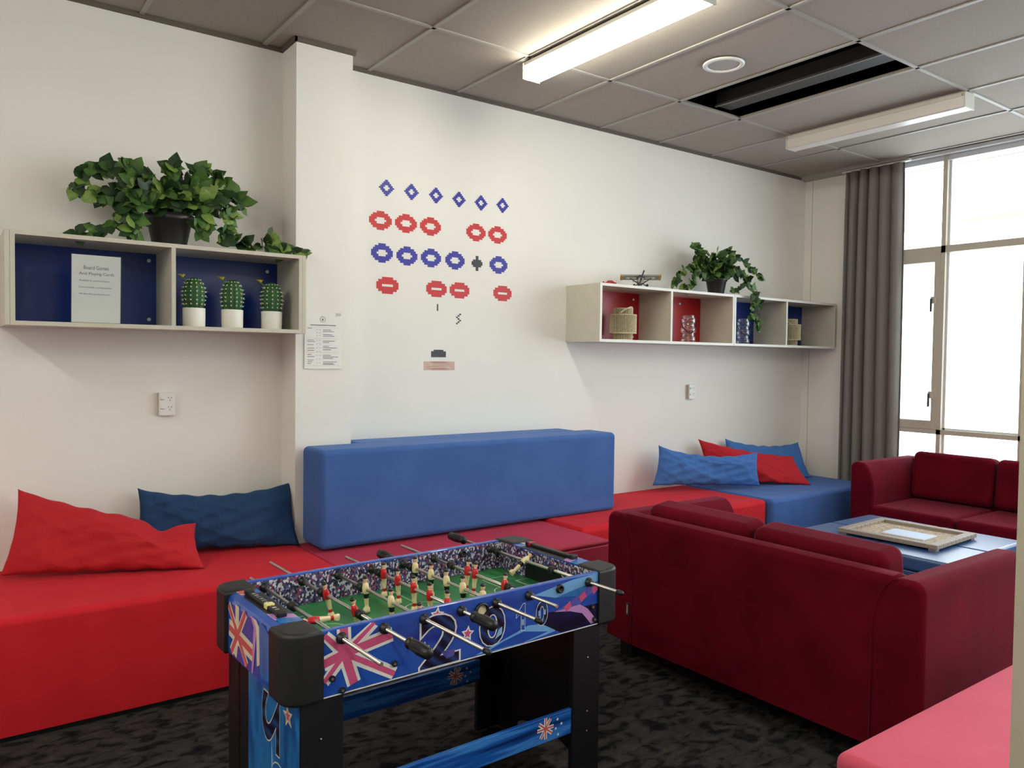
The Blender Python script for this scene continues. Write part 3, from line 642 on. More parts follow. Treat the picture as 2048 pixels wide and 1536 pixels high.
# ------------------------------------------------------------------ loose cushions
def pillow(corners, thick, m, label, sag=.03, seed=0, side_in=.02, nrm=None, fold=None):
    bl, br, tr, tl = [Vector(c) for c in corners]; ctr = (bl+br+tr+tl)/4
    n = ((br-bl).cross(tl-bl)).normalized()
    if n.y > 0: n = -n
    rnd = random.Random(seed); ph = [rnd.uniform(0, 6) for _ in range(12)]
    b = bmesh.new(); N, Mv = 72, 44; grids = []
    up = ((tl+tr)-(bl+br)).normalized(); rt = ((br+tr)-(bl+tl)).normalized()
    for side in (1, -1):
        g = []
        for j in range(Mv+1):
            row = []
            for i in range(N+1):
                u, v = i/N, j/Mv; P = bl*(1-u)*(1-v)+br*u*(1-v)+tr*u*v+tl*(1-u)*v
                eu, ev = 4*u*(1-u), 4*v*(1-v)
                P = P-up*(sag*v*v*(eu**.8)) + up*(.008*(1-v)*eu)
                P = P+rt*(side_in*ev*(1-2*u if False else (1 if u < .5 else -1)*(abs(1-2*u)**3)))
                if fold: P = P-up*fold[1]*math.exp(-((u-fold[0])/.09)**2)*v
                th = thick*.5*(eu**.42)*(ev**.42)
                rg = lambda t_: 1-2*abs(math.sin(t_))**.6
                wr = (.007*math.sin(9*u+5*v+ph[0])+.006*rg(7*u-5*v+1.3*math.sin(4*v+ph[1])+ph[1])+.005*rg(6*v+5*u+1.1*math.sin(6*u+ph[2])+ph[2])+.003*rg(15*u+9*v+math.sin(9*v)+ph[3])+.003*math.sin(-23*u+25*v+ph[4]))*(eu*ev)**.3
                edge = .004*math.sin(40*u+ph[5])*(1-ev)*eu+.004*math.sin(30*v+ph[6])*(1-eu)*ev
                row.append(b.verts.new(P+n*(side*th+(wr if side == 1 else wr*.3))+up*edge-ctr))
            g.append(row)
        grids.append(g)
        for j in range(Mv):
            for i in range(N):
                q = (g[j][i], g[j][i+1], g[j+1][i+1], g[j+1][i]); f = b.faces.new(q if side == 1 else q[::-1]); f.smooth = True
    bmesh.ops.remove_doubles(b, verts=b.verts, dist=.0004); bmesh.ops.recalc_face_normals(b, faces=b.faces)
    mb = MB(); mb._add(b, m); o = mb.build('cushion'); o.location = ctr
    tag(o, label, 'cushion'); return o
Y = on_y
pillow([(.735, 4.03, .485), Y(599, 1090, 3.88), Y(584, 962, 4.06), Y(275, 976, 4.09)], .15, M['bluecush'], 'dark blue rumpled cushion leaning on the wall left of the bolster', .055, 1)
pillow([Y(0, 1152, 3.97), Y(410, 1137, 3.67), Y(392, 1046, 3.80), Y(36, 978, 4.07)], .17, M['redcush'], 'long red slumped cushion at the far left of the bench', .03, 2, fold=(.80, .045))
pillow([(5.15, 4.085, .488), Y(1622, 955, 3.80), Y(1596, 884, 4.0), Y(1450, 877, 4.11)], .13, M['bluecush2'], 'blue cushion rearmost in the corner, behind the red one', .05, 3)
pillow([(4.86, 4.03, .488), Y(1622, 970, 3.58), Y(1585, 912, 3.80), Y(1396, 878, 4.08)], .13, M['redcush'], 'red cushion between two blue cushions in the corner', .03, 4)
pillow([Y(1305, 971, 4.00), Y(1520, 972, 3.69), Y(1516, 903, 3.72), Y(1317, 890, 4.05)], .13, M['bluecush2'], 'front blue cushion of the corner pile, across both benches', .06, 5)

# ------------------------------------------------------------------ sofas
def sofa(label):
    t = thing('sofa', label, 'sofa', (3.04, 2.018, 0)); hw, hd = .762, .42; aw = .178; v = M['velvet']
    def arm(s):
        pts = [(0, .09), (0, .655)]
        for k in range(1, 7): a_ = R(180-15*k); pts.append((.045+.045*math.cos(a_), .655+.047*math.sin(a_)))
        for k in range(1, 11): a_ = R(90-9*k); pts.append((.075+(aw-.075)*math.cos(a_), .50+.203*math.sin(a_)))
        pts.append((aw, .09)); poly = [(s*(hw-p[0]), p[1]) for p in pts]
        MB().prism(poly, -hd, hd-.05, v, axis='x', bev=.022, seg=4).build('arm', t, wn=True)
        MB().tube([(-hd+.004, s*(hw-p[0]), p[1]) for p in pts[8:]], .004, v, 6).build('piping', t)
    arm(1); arm(-1)
    yi = hw-aw+.02
    MB().prism([(-hd+.004, .09), (-hd+.004, .66), (-hd+.02, .70), (-hd+.06, .708), (-hd+.11, .69), (-hd+.16, .40), (-hd+.16, .09)], -(yi+.05), yi+.05, v, axis='y', bev=.01, seg=3).build('backrest', t, wn=True)
    MB().box(-hd+.14, hd-.07, -(yi-.025), yi-.025, .09, .27, v, bev=.015, seg=3).build('base', t, wn=True)
    for s in (-1, 1):
        MB().box(-hd+.20, hd-.015, min(s*.004, s*(yi-.02)), max(s*.004, s*(yi-.02)), .272, .405, v, bev=.035, seg=5).build('seat_cushion', t, wn=True)
        y0_, y1_ = sorted((s*.006, s*(yi-.024)))
        T = Matrix.Translation((-hd+.20, 0, .41)) @ Matrix.Rotation(R(-8), 4, 'Y')
        MB().box(-.075, .085, y0_, y1_, -.0, .350, v, bev=.045, seg=5, T=T).build('back_cushion', t, wn=True)
    for sx in (-1, 1):
        for sy in (-1, 1): MB().box(sx*(hd-.10)-.045, sx*(hd-.10)+.045, sy*(hw-.09)-.04, sy*(hw-.09)+.04, 0, .092, M['blackwood'], bev=.004).build('leg', t)
    return t
sf = sofa('crimson velvet two-seater sofa seen from behind in the right foreground')
sf2 = dup(sf, (5.83, 2.425, 0), math.pi, 'crimson velvet sofa facing us under the window')
MB().box(-.424, -.4195, .602, .618, .225, .285, M['tag'], bev=.001).box(-.426, -.424, .606, .611, .235, .275, M['tagline']).build('care_tag', sf)

# ------------------------------------------------------------------ cube ottomans with tray
k = 0
labs = ['blue vinyl cube stool by the near sofa, window end of table', 'blue vinyl cube stool nearest the far sofa arm and corner', 'blue vinyl cube stool behind the near sofa, under tray front', 'blue vinyl cube stool at right end nearest the far sofa']
def cube_stool(x0, y0, label):
    t = thing('cube_stool', label, 'stool', (x0+.2275, y0+.2325, 0), 0, 'four cube stools pushed together')
    MB().box(-.2275, .2275, -.2325, .2325, .34, .42, M['vinyl'], bev=.018, seg=4).build('seat_pad', t, wn=True)
    MB().box(-.2225, .2225, -.2275, .2275, .02, .339, M['vinyl'], bev=.006, seg=2).build('body', t, wn=True)
    MB().box(-.21, .21, -.21, .21, 0, .022, M['blackwood']).build('plinth', t)
    return t
s0 = cube_stool(4.112, 2.325, 'blue vinyl cube stool under the left front corner of the tray')
for (x0, y0, lb) in ((4.572, 2.325, 'blue vinyl cube stool nearest the blue corner bench and far sofa'), (4.112, 1.855, 'blue vinyl cube stool shining pale beside the near sofa cushion'), (4.572, 1.855, 'blue vinyl cube stool under the right end of tray by far sofa')):
    dup(s0, (x0+.2275, y0+.2325, 0), 0, lb)
tr = [Vector((*on_z(px, py, .455)[:2], 0)) for px, py in ((1684, 1054), (1770, 1033), (1946, 1069), (1866, 1094))]
cc = sum(tr, Vector())/4; ax = ((tr[1]-tr[0])+(tr[2]-tr[3])); rz = math.atan2(ax.y, ax.x); ax.normalize(); ay = Vector((-ax.y, ax.x, 0))
hx = ((tr[1]-tr[0]).length+(tr[2]-tr[3]).length)/4; hy = ((tr[2]-tr[1]).length+(tr[3]-tr[0]).length)/4
t = thing('jigsaw_tray', 'weathered wooden framed tray with jigsaw pieces on the stools', 'tray', (cc.x, cc.y, .4205), rz)
b = MB(); fw = .05
b.box(-hx, hx, -hy, -hy+fw, .012, .036, M['wood'], bev=.003); b.box(-hx, hx, hy-fw, hy, .012, .036, M['wood'], bev=.003); b.box(-hx, -hx+fw, -hy+fw, hy-fw, .012, .036, M['wood'], bev=.003); b.box(hx-fw, hx, -hy+fw, hy-fw, .012, .036, M['wood'], bev=.003)
for sx in (-1, 1):
    for sy in (-1, 1): b.box(sx*(hx-.03)-.02, sx*(hx-.03)+.02, sy*(hy-.03)-.02, sy*(hy-.03)+.02, 0, .012, M['wood'])
b.build('frame', t); MB().box(-hx+fw, hx-fw, -hy+fw, hy-fw, .012, .018, M['cork']).build('jigsaw_board', t)
bk = on_z(1818, 1068, .445)
t = thing('magazine', 'thin pale blue booklet lying open on the jigsaw tray', 'booklet', (bk.x, bk.y, .4405), rz)
MB().box(-.085, .085, -.12, .12, -.001, .003, M['paper'], bev=.001).build('pages', t)
MB().box(-.080, .086, -.118, .122, .0032, .005, M['book']).build('cover', t)

# ------------------------------------------------------------------ football table
TA = R(1.6)
ft = thing('football_table', 'blue tabletop football game printed with flag and 2010, black corners', 'table football', (.640, 1.868, 0), TA)
X0t, X1t, Yt = .055, 1.209, .565; Z0, Z1 = .557, .730
def N_(u, v): return (u, -.0006, v)
def layer(mb, pts, m, d): mb.poly([(u, -.0004-.0003*d, v) for u, v in pts], m)
def strip(p, q, wd):
    d = Vector((q[0]-p[0], q[1]-p[1])); d.normalize(); n = Vector((-d.y, d.x))*wd/2
    return [(p[0]+n.x, p[1]+n.y), (p[0]-n.x, p[1]-n.y), (q[0]-n.x, q[1]-n.y), (q[0]+n.x, q[1]+n.y)]
def star(c, r, k=.45, rot=90, sk=1.0): return [(c[0]+sk*(r if q % 2 == 0 else r*k)*math.cos(R(rot+36*q)), c[1]+(r if q % 2 == 0 else r*k)*math.sin(R(rot+36*q))) for q in range(10)]
# near long panel with its print
nb = MB(); nb.box(.14, 1.116, 0, .018, Z0, Z1, M['tblue'], bev=.003); nb.box(.14, 1.116, -.0004, .018, Z0-.002, Z0+.001, M['twhite'])
cj = (.205, .660)
def clip(pts): # keep inside the printed face
    return [(min(max(u, .1445), 1.114), min(max(v, Z0+.002), Z1-.003)) for u, v in pts]
dirs = [((.205, .660), (.232, .575), .040), ((.205, .660), (.202, .728), .040), ((.205, .660), (.345, .682), .040), ((.205, .660), (.146, .645), .040), ((.205, .660), (.290, .727), .036), ((.205, .660), (.352, .572), .036), ((.205, .660), (.146, .598), .036), ((.205, .660), (.147, .718), .036)]
for k_, (p, q, wd) in enumerate(dirs): layer(nb, clip(strip(p, q, wd)), M['twhite'], 1+k_*.08)
for k_, (p, q, wd) in enumerate(dirs): layer(nb, clip(strip(p, q, wd*.58 if k_ < 4 else wd*.42)), M['tpink'], 2+k_*.08)
layer(nb, [(.84, .700), (1.0, .722), (1.114, .727), (1.114, .700), (1.02, .690), (.93, .676)], M['tsky'], 1)
layer(nb, [(.93, .676), (1.02, .690), (1.114, .700), (1.114, .672), (1.03, .665)], M['tblue2'], 1.2)
layer(nb, [(.62, .562), (.80, .559), (.93, .57), (.91, .60), (.82, .61), (.72, .585)], M['tsky'], .8); layer(nb, [(.66, .562), (.80, .561), (.90, .575), (.80, .595), (.72, .580)], M['tblue'], .9)
layer(nb, [(.955, .56), (1.114, .56), (1.114, .625), (.96, .63), (.90, .635), (.88, .60)], M['tnavy'], 1)
layer(nb, [(.925, .632), (.98, .648), (1.06, .684), (1.112, .690), (1.112, .672), (1.06, .655), (1.035, .636)], M['tviolet'], 1.6)
layer(nb, [(.925, .632), (1.035, .636), (1.07, .615), (1.112, .568), (1.085, .562), (1.045, .605), (.99, .622)], M['tpinkpale'], 1.7)
for (a0, a1) in ((.965, .99), (1.03, 1.055), (1.085, 1.105)):
    layer(nb, [(a0, .645+(a0-.98)*.33), (a1, .652+(a1-.98)*.33), (a1+.008, .634+(a1-.98)*.3), (a0+.01, .627+(a0-.98)*.3)], M['tpink'], 1.9)
for c_, r_ in (((.487, .707), .024), ((.592, .632), .024), ((.445, .622), .019)):
    layer(nb, star(c_, r_, .5, 90-8), M['twhite'], 2.6); layer(nb, star(c_, r_*.62, .5, 90-8), M['tpink'], 3)
for body, x0, x1, z0, z1 in (('2', .438, .556, .566, .702), ('0', .640, .722, .582, .690), ('0', .852, .893, .603, .672)):
    text_polys(nb, body, M['twhite'], x0, x1, z0, z1, lambda u, v: (u, -.0014, v), offset=.014, font_bold=.03); text_polys(nb, body, M['tdark'], x0, x1, z0, z1, lambda u, v: (u, -.0018, v), font_bold=.022)
layer(nb, [(.789, .600), (.806, .598), (.806, .684), (.796, .682), (.770, .652), (.770, .640), (.789, .655)], M['twhite'], 3.0)
layer(nb, [(.791, .602), (.8045, .600), (.8045, .682), (.7965, .680), (.772, .651), (.772, .643), (.791, .658)], M['tblue'], 3.4)
layer(nb, [(.50, .60), (.52, .575), (.545, .58), (.548, .598)], M['tviolet'], 5); layer(nb, [(.69, .594), (.716, .606), (.7175, .628), (.705, .622)], M['tlight'], 5)
layer(nb, [(.858, .632), (.868, .632), (.868, .648), (.858, .648)], M['tlight'], 5); layer(nb, [(.878, .632), (.888, .632), (.888, .648), (.878, .648)], M['tlight'], 5); layer(nb, [(.793, .616), (.801, .616), (.801, .634), (.793, .634)], M['tlight'], 5)
near = nb.build('side_panel', ft); near['label'] = 'near long panel printed with flag, stars and 2010'
fb = MB(); fb.box(.14, 1.116, Yt-.018, Yt, Z0, Z1, M['tblue'], bev=.003); fb.build('side_panel', ft)['label'] = 'far long panel, plain blue'
cp = MB(); cp.box(.14, 1.116, Yt-.0192, Yt-.018, .626, Z1-.006, M['crowd']); cp.build('crowd_print', ft)['label'] = 'far inner wall printed with a stadium crowd'
MB().box(.14, 1.116, .018, .0192, .626, Z1-.006, M['crowd']).build('crowd_print', ft)
# pitch
pb = MB(); pb.box(.14, 1.116, .018, Yt-.018, .605, .625, M['pitch'])
def ln(pts): pb.poly([(u, v, .6254) for u, v in pts], M['line'])
yc = Yt/2; lx = .628
def arc(c, r, a0, a1, n=28, wd=.0035):
    for q in range(n):
        a, b_ = R(a0+(a1-a0)*q/n), R(a0+(a1-a0)*(q+1)/n)
        ln([(c[0]+r*math.cos(a), c[1]+r*math.sin(a)), (c[0]+r*math.cos(b_), c[1]+r*math.sin(b_)), (c[0]+(r-wd)*math.cos(b_), c[1]+(r-wd)*math.sin(b_)), (c[0]+(r-wd)*math.cos(a), c[1]+(r-wd)*math.sin(a))])
arc((lx, yc), .072, 0, 360); arc((lx, yc), .010, 0, 360, 16, .0099); ln([(lx-.0017, .02), (lx+.0017, .02), (lx+.0017, Yt-.02), (lx-.0017, Yt-.02)])
for s, xe in ((1, .142), (-1, 1.114)):
    for (d, hh) in ((.155, .155), (.06, .08)):
        x_ = xe+s*d; ln([(x_, yc-hh), (x_+.0035, yc-hh), (x_+.0035, yc+hh), (x_, yc+hh)])
        for y_ in (yc-hh, yc+hh): ln([(min(xe, x_), y_), (max(xe, x_), y_), (max(xe, x_), y_+.0035), (min(xe, x_), y_+.0035)])
    arc((xe+s*.155, yc), .05, -90 if s > 0 else 90, 90 if s > 0 else 270, 14)
pb.build('pitch', ft)
# end blocks with print, goals
def flag_left(mb, x, s):
    """print on the outer end face (plane x), y across, z up"""
    def L(pts, m, d): mb.poly([(x-s*(.0004+.0003*d), u, v) for u, v in pts], m)
    def cl(pts): return [(min(max(u, .13), .46), min(max(v, Z0+.003), Z1-.012)) for u, v in pts]
    for k_, (p, q, wd) in enumerate((((.38, .63), (.38, .715), .03), ((.38, .63), (.40, .565), .03), ((.45, .635), (.25, .615), .05), ((.455, .70), (.30, .565), .034), ((.31, .715), (.43, .565), .034))):
        L(cl(strip(p, q, wd)), M['tcream'], 1+.1*k_)
    for k_, (p, q, wd) in enumerate((((.45, .635), (.25, .615), .02), ((.455, .70), (.30, .565), .019), ((.31, .715), (.43, .565), .019))): L(cl(strip(p, q, wd)), M['tred'], 2+.1*k_)
    L([(.25, .56), (.22, .70), (.25, .716), (.27, .716), (.245, .69), (.262, .56)], M['tpinkpale'], 3.0); L([(.20, .60), (.20, .70), (.225, .715), (.25, .716), (.225, .69), (.22, .59)], M['tcream'], 3.1)
    L([(.13, .575), (.13, .70), (.17, .716), (.205, .715), (.198, .60), (.19, .57)], M['tblue2'], 3.2)
for s, xo, xi in ((1, X0t, .14), (-1, X1t, 1.116)):
    e = MB(); a, b_ = min(xo, xi), max(xo, xi); ie = (xi-s*.05)
    e.prism([(xo, Z0), (xo, Z1-.022), (xo+s*.006, Z1-.008), (xo+s*.022, Z1), (xi, Z1), (xi, Z0)], .09, Yt-.09, M['tblue'], axis='y')
    flag_left(e, xo, s)
    # top print: dark band under the counter, pale swoosh, sky patch
    e.poly([(xo+s*.024, .16, Z1+.0004), (xi-s*.002, .14, Z1+.0004), (xi-s*.002, .42, Z1+.0004), (xo+s*.024, .40, Z1+.0004)], M['softblack'])
    e.poly([(xo+s*.022, .15, Z1+.0007), (xi-s*.001, .13, Z1+.0007), (xi-s*.001, .175, Z1+.0007), (xo+s*.05, .20, Z1+.0007), (xo+s*.022, .215, Z1+.0007)], M['tpinkpale'])
    e.poly([(xo+s*.022, .12, Z1+.0008), (xi-s*.001, .105, Z1+.0008), (xi-s*.001, .14, Z1+.0008), (xo+s*.03, .165, Z1+.0008)], M['tblue2'])
    e.poly([(xo+s*.024, .42, Z1+.0007), (xo+s*.050, .41, Z1+.0007), (xo+s*.060, .50, Z1+.0007), (xo+s*.024, .50, Z1+.0007)], M['tcream'])
    e.poly([(xo+s*.024, .43, Z1+.0009), (xo+s*.043, .425, Z1+.0009), (xo+s*.05, .49, Z1+.0009), (xo+s*.026, .49, Z1+.0009)], M['tred'])
    e.build('end_panel', ft)['label'] = 'end panel printed with flag stripes'
    c_ = MB(); xs = xi+s*.0004
    c_.box(min(xi, xi+s*.0012), max(xi, xi+s*.0012), .02, yc-.10, .626, Z1-.004, M['crowd']); c_.box(min(xi, xi+s*.0012), max(xi, xi+s*.0012), yc+.10, Yt-.02, .626, Z1-.004, M['crowd']); c_.box(min(xi, xi+s*.0012), max(xi, xi+s*.0012), yc-.10, yc+.10, .69, Z1-.004, M['crowd'])
    c_.build('crowd_print', ft); g_ = MB(); g_.box(min(xi, xi+s*.0010), max(xi, xi+s*.0010), yc-.10, yc+.10, .625, .69, M['blackwood']); g_.build('goal', ft)
    # score counter
    q = MB(); xc = (xo+xi)/2+s*.004; q.box(xc-.0105, xc+.0105, .168, .416, Z1, Z1+.012, M['black'], bev=.003); q.box(xc-.014, xc+.014, .160, .178, Z1, Z1+.016, M['black'], bev=.004); q.box(xc-.014, xc+.014, .406, .424, Z1, Z1+.016, M['black'], bev=.004)
    sc = q.build('score_counter', ft)
    if s == 1:
        d_ = MB()
        zt = Z1+.0125
        T_ = lambda u, v: (xc+v-.006, .0+u, zt)
        for i_, ch_ in enumerate('9876543210'):
            y_ = .372-.0195*i_
            text_polys(d_, ch_, M['twhite'], 0, .0085, 0, .011, lambda u, v, y_=y_: (xc+.0055-v, y_+u, zt+.0002))
        d_.build('numerals', sc)
        MB().box(xc-.012, xc+.012, .245, .268, Z1+.001, Z1+.0155, mat('pale_yellow_slider', (228, 222, 140), .4), bev=.002).build('score_slider', sc)
        MB().lathe([(.030, 0), (.030, -.006), (.024, -.008), (.022, -.002), (.022, 0)], M['black'], 24, T=Matrix.Translation((xo, .092, .612)) @ Matrix.Rotation(R(90), 4, 'Y') @ Matrix.Scale(1.35, 4, (1, 0, 0))).lathe([(.022, -.001), (0, -.001)], M['blackwood'], 24, T=Matrix.Translation((xo, .092, .612)) @ Matrix.Rotation(R(90), 4, 'Y') @ Matrix.Scale(1.35, 4, (1, 0, 0))).build('ball_return', ft)
    else: MB().box(xc-.012, xc+.012, .395, .412, Z1+.001, Z1+.0155, M['carred'], bev=.002).build('score_slider', sc)
# corner caps
for sx, xo, xi in ((1, X0t-.012, .144), (-1, X1t+.010, 1.115)):
    for sy, yo, yi2 in ((1, -.008, .105), (-1, Yt+.008, Yt-.105)):
        r = .050; pts = [(xi, yo)]
        pts = [(xi, yo)]+[(xo+sx*(r-r*math.sin(R(a))), yo+sy*(r-r*math.cos(R(a)))) for a in range(0, 91, 10)]+[(xo, yi2), (xi, yi2)]
        MB().prism(pts, Z0-.008, Z1+.006, M['softblack'], bev=.012, seg=4).build('corner_cap', ft, wn=True)
# legs, end boards, stretchers
for xo, s in ((.088, 1), (1.134, -1)):
    for y0_, y1_ in ((.006, .026), (Yt-.026, Yt-.006)):
        xa, xb = sorted((xo, xo+s*.118)); lg = MB().box(xa, xb, y0_, y1_, .012, Z0, M['blackwood'], bev=.002)
        ya, yb = (y1_, y1_+.055) if y0_ < .1 else (y0_-.075, y0_)
        xa2, xb2 = sorted((xo, xo+s*.02)); lg.box(xa2, xb2, ya, yb, .012, Z0, M['blackwood']); lg.cyl((xo+s*.05, (y0_+y1_)/2, 0), (xo+s*.05, (y0_+y1_)/2, .014), .012, M['black'])
        if y0_ < .1:
            for z in (.45, .271, .205): lg.sphere((xo+s*.055, y0_-.0005, z), .003, M['screw'], n=8)
        lg.build('leg', ft)
    # board between the legs with an arched foot
    pts = [(.082, .10), (.082, Z0), (Yt-.10, Z0), (Yt-.10, .04)]
    for a in range(0, 181, 15): pts.append((yc+.0+.185*math.cos(R(a)), .04+.06*math.sin(R(a))))
    bb = MB(); bb.prism([(.08, .04), (.08, Z0), (Yt-.10, Z0), (Yt-.10, .04)]+[(yc-.01+.17*math.cos(R(a)), .04+.06*math.sin(R(a))) for a in range(0, 181, 15)], xo+s*.002, xo+s*.016, M['blackwood'], axis='x')
    if s == 1:
        bb.box(xo-.001, xo+.002, .012, Yt-.185, .09, Z0-.004, M['tblue2'], bev=.0005)
        fn = lambda d: (lambda u, v: (xo-.0014-.0003*d, v, u))
        text_polys(bb, '2', M['tcream'], 0, .135, 0, .12, lambda u, v: (xo-.0016, .145+v, .505-u), font_bold=.035); text_polys(bb, '2', M['tdark'], 0, .135, 0, .12, lambda u, v: (xo-.0019, .145+v, .505-u), font_bold=.022)
        text_polys(bb, '0', M['tcream'], 0, .12, 0, .10, lambda u, v: (xo-.0016, .10+v, .335-u), font_bold=.035); text_polys(bb, '0', M['tblue2'], 0, .12, 0, .10, lambda u, v: (xo-.0019, .10+v, .335-u), font_bold=.022)
        bb.poly([(xo-.0014, u, v) for u, v in star((.085, .495), .034, .42, 80)], M['tcream']); bb.poly([(xo-.0018, u, v) for u, v in star((.085, .495), .018, .42, 80)], M['tred'])
        bb.poly([(xo-.0014, u, v) for u, v in ((.20, .40), (.16, .20), (.20, .21))], M['tsky'])
    bb.build('end_board', ft)
def stretcher(y0_, y1_, face_y, sgn):
    b = MB(); b.box(.206, 1.016, y0_, y1_, .212, .294, M['tbeam'], bev=.002)
    c = (.905, .258); yy = face_y+sgn*.0004
    for k_ in range(8):
        a = R(45*k_+(8 if k_ % 2 else 0)); q = (c[0]+.034*math.cos(a), c[1]+.034*math.sin(a))
        b.poly([(u, yy+sgn*.0002*(1+k_*.1), v) for u, v in strip(c, q, .012)], M['twhite']); b.poly([(u, yy+sgn*.0004*(1+k_*.05), v) for u, v in strip(c, q, .005)], M['tred'])
    for (u, v) in ((.955, .275), (.972, .257), (.948, .247), (.958, .225)): b.poly([(x_, yy+sgn*.0003, z_) for x_, z_ in star((u, v), .006)], M['twhite'])
    return b.build('stretcher', ft)
stretcher(.012, .026, .012, -1); stretcher(Yt-.040, Yt-.026, Yt-.040, -1)
# bolts on the near panel
for (u, v) in ((.169, .603), (.198, .566), (.351, .600), (1.098, .575), (1.090, .618)):
    MB().cyl((u, .001, v), (u, -.006, v), .0085, M['black'], n=14).cyl((u, -.005, v), (u, -.0068, v), .004, M['screw'], n=6).build('bolt', ft)
# ball entry port and spare bushing
MB().lathe([(.017, 0), (.024, 0), (.024, .008), (.019, .010), (.017, .003)], M['black'], 24, T=Matrix.Translation((.640, 0, .690)) @ Matrix.Rotation(R(90), 4, 'X')).lathe([(.017, .0015), (0, .0015)], M['felt'], 20, T=Matrix.Translation((.640, 0, .690)) @ Matrix.Rotation(R(90), 4, 'X')).build('ball_port', ft)
rx = [.195, .320, .445, .570, .695, .820, .945, 1.070]; RZ = .703
for y_, s in ((0, -1), (Yt-.018, -1)):
    MB().lathe([(0, .001), (.007, .001), (.008, .009), (.013, .009), (.015, 0)], M['black'], 20, T=Matrix.Translation((.945, y_, RZ)) @ Matrix.Rotation(R(90), 4, 'X')).build('bushing', ft)

def player(name, red):
    """one continuous moulded figure, rod axis at z=0"""
    b = bmesh.new(); cm, sk, hr, rd, bk = M['pl_cream'], M['pl_skin'], M['pl_hair'], M['pl_red'], M['pl_hair']
    rings = [(-.073, .0075, .0100, 0), (-.070, .0085, .0115, -.002), (-.060, .0080, .0100, -.001), (-.056, .0055, .0058, 0), (-.046, .0058, .0060, 0), (-.045, .0062, .0064, 0), (-.034, .0068, .0068, 0), (-.028, .0074, .0072, 0), (-.027, .0078, .0076, 0), (-.013, .0090, .0085, 0), (-.012, .0098, .0098, 0), (0, .0108, .0108, 0), (.010, .0118, .0085, 0), (.017, .0108, .0070, 0), (.0205, .0055, .0050, 0), (.0225, .0042, .0042, 0), (.0245, .0052, .0055, .0005), (.030, .0064, .0070, .001), (.034, .0064, .0070, .001), (.036, .0070, .0078, 0), (.0400, .0060, .0066, 0), (.0425, .0035, .004, 0)]
    def mcol(z):
        if red: return cm if z < -.056 else (rd if z < -.046 else (cm if z < -.012 else (rd if z < .0205 else (sk if z < .034 else hr))))
        return cm if z < -.045 else (cm if z < -.028 else (bk if z < -.013 else (cm if z < .0205 else (sk if z < .034 else hr))))
    N = 14; R_ = []; mats = [cm, sk, hr, rd]
    for (z, ry, rx_, ox) in rings:
        R_.append([b.verts.new((ox+rx_*math.copysign(abs(math.cos(t_))**.75, math.cos(t_)), ry*math.copysign(abs(math.sin(t_))**.75, math.sin(t_)), z)) for t_ in [2*math.pi*q/N for q in range(N)]])
    for i in range(len(R_)-1):
        m_ = mats.index(mcol((rings[i][0]+rings[i+1][0])/2))
        for q in range(N):
            f = b.faces.new((R_[i][q], R_[i][(q+1) % N], R_[i+1][(q+1) % N], R_[i+1][q])); f.smooth = True; f.material_index = m_
    f = b.faces.new(R_[0][::-1]); f = b.faces.new(R_[-1]); f.material_index = 2
    # face: nose, and sleeves
    me = bpy.data.meshes.new(name)
    mb = MB(); mb.mats = mats; mb.bm.free(); mb.bm = b
    mb.sphere((.0085, 0, .029), .0016, sk, n=8)
    for s in (-1, 1): mb.sphere((0, s*.0105, .006), .0052, rd if red else cm, sc=(1, .8, 1.9), n=10); mb.sphere((.0062, s*.0024, .0315), .0009, hr, n=6)
    return mb.build('player')
proto = {True: player('player', True), False: player('player', False)}
proto[True]['label'] = 'red shirted player figure'; proto[False]['label'] = 'cream shirted player figure'
used = set()
def handle_mesh(y0_, y1_):
    b = MB(); d = 1 if y1_ > y0_ else -1; L_ = abs(y1_-y0_)
    b.lathe([(0, 0), (.010, 0), (.0155, .004), (.0155, .012), (.012, .015), (.0135, .022), (.0165, L_*.55), (.0155, L_-.008), (.010, L_), (0, L_)], M['black'], 48, T=Matrix.Translation((0, y0_, 0)) @ Matrix.Rotation(R(-90*d), 4, 'X'), mod=lambda k, z: 1+(.07*(1 if k % 4 < 2 else -1) if .02 < z < L_-.01 else 0))
    return b
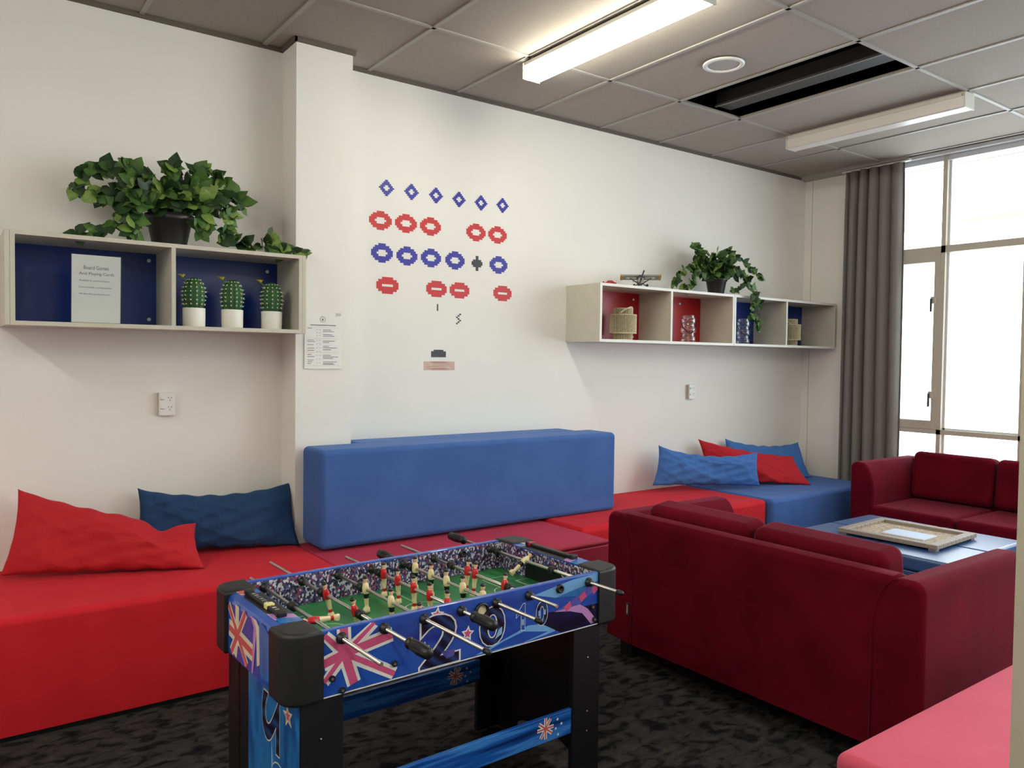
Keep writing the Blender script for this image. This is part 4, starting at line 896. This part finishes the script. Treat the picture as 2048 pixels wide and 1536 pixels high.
#        near end, far end, near handle start, far handle start, players [(ly, red)], tilt deg, bumpers, near cap, tilt per rod
rods = [(-.217, .671, None, None, [(.168, True)], -86, [.319, ], False), (-.15, .826, (-.130, -.232), None, [(.362, True), (.171, True)], -14, [.395, .138], False),
        (-.300, .625, None, None, [(.349, False), (.186, False), (.022, False)], -4, [.378], True), (-.10, .745, (-.060, -.163), None, [(.462, True), (.367, True), (.267, True), (.171, True), (.072, True)], -3, [.492], False),
        (-.200, .66, None, (.640, .727), [(.468, False), (.365, False), (.270, False), (.176, False), (.068, False)], -2, [.497, .035], True), (-.132, .782, None, None, [(.332, True), (.288, True), (.123, True)], 4, [.431, .098], False),
        None, (-.145, .72, None, (.715, .824), [(.332, False)], 58, [.178, .50], True)]
for i, rd_ in enumerate(rods):
    if rd_ is None: continue
    y0_, y1_, nh, fh, pls, tilt, bumps, cap = rd_
    b = MB(); b.cyl((0, y0_, 0), (0, y1_, 0), .0052, M['steel'], n=20); rod = b.build('rod', ft); rod.location = (rx[i], 0, RZ)
    for y_, s in ((0, -1), (Yt-.018, -1)): MB().lathe([(.006, .0), (.0155, .0), (.0155, .004), (.0125, .007), (.0115, .016), (.006, .017)], M['black'], 24, T=Matrix.Translation((0, y_-.0, 0)) @ Matrix.Rotation(R(90), 4, 'X')).build('bushing', rod)
    for y_ in bumps: MB().lathe([(.006, -.012), (.013, -.012), (.0135, -.004), (.012, 0), (.0135, .004), (.013, .012), (.006, .012)], M['black'], 24, T=Matrix.Translation((0, y_, 0)) @ Matrix.Rotation(R(90), 4, 'X')).build('bumper', rod)
    if nh: handle_mesh(*nh).build('handle', rod)
    if fh: handle_mesh(*fh).build('handle', rod)
    if cap: MB().cyl((0, y0_+.012, 0), (0, y0_-.006, 0), .0078, M['black'], n=16).sphere((0, y0_-.006, 0), .0078, M['black'], n=12).build('end_cap', rod)
    for (py_, red) in pls:
        p_ = proto[red] if red not in used else proto[red].copy()
        if red in used: C.objects.link(p_)
        used.add(red); p_.parent = rod; p_.location = (0, py_, 0)
        p_.rotation_euler = (0, R(tilt), 0) if red else (0, R(tilt), 0)
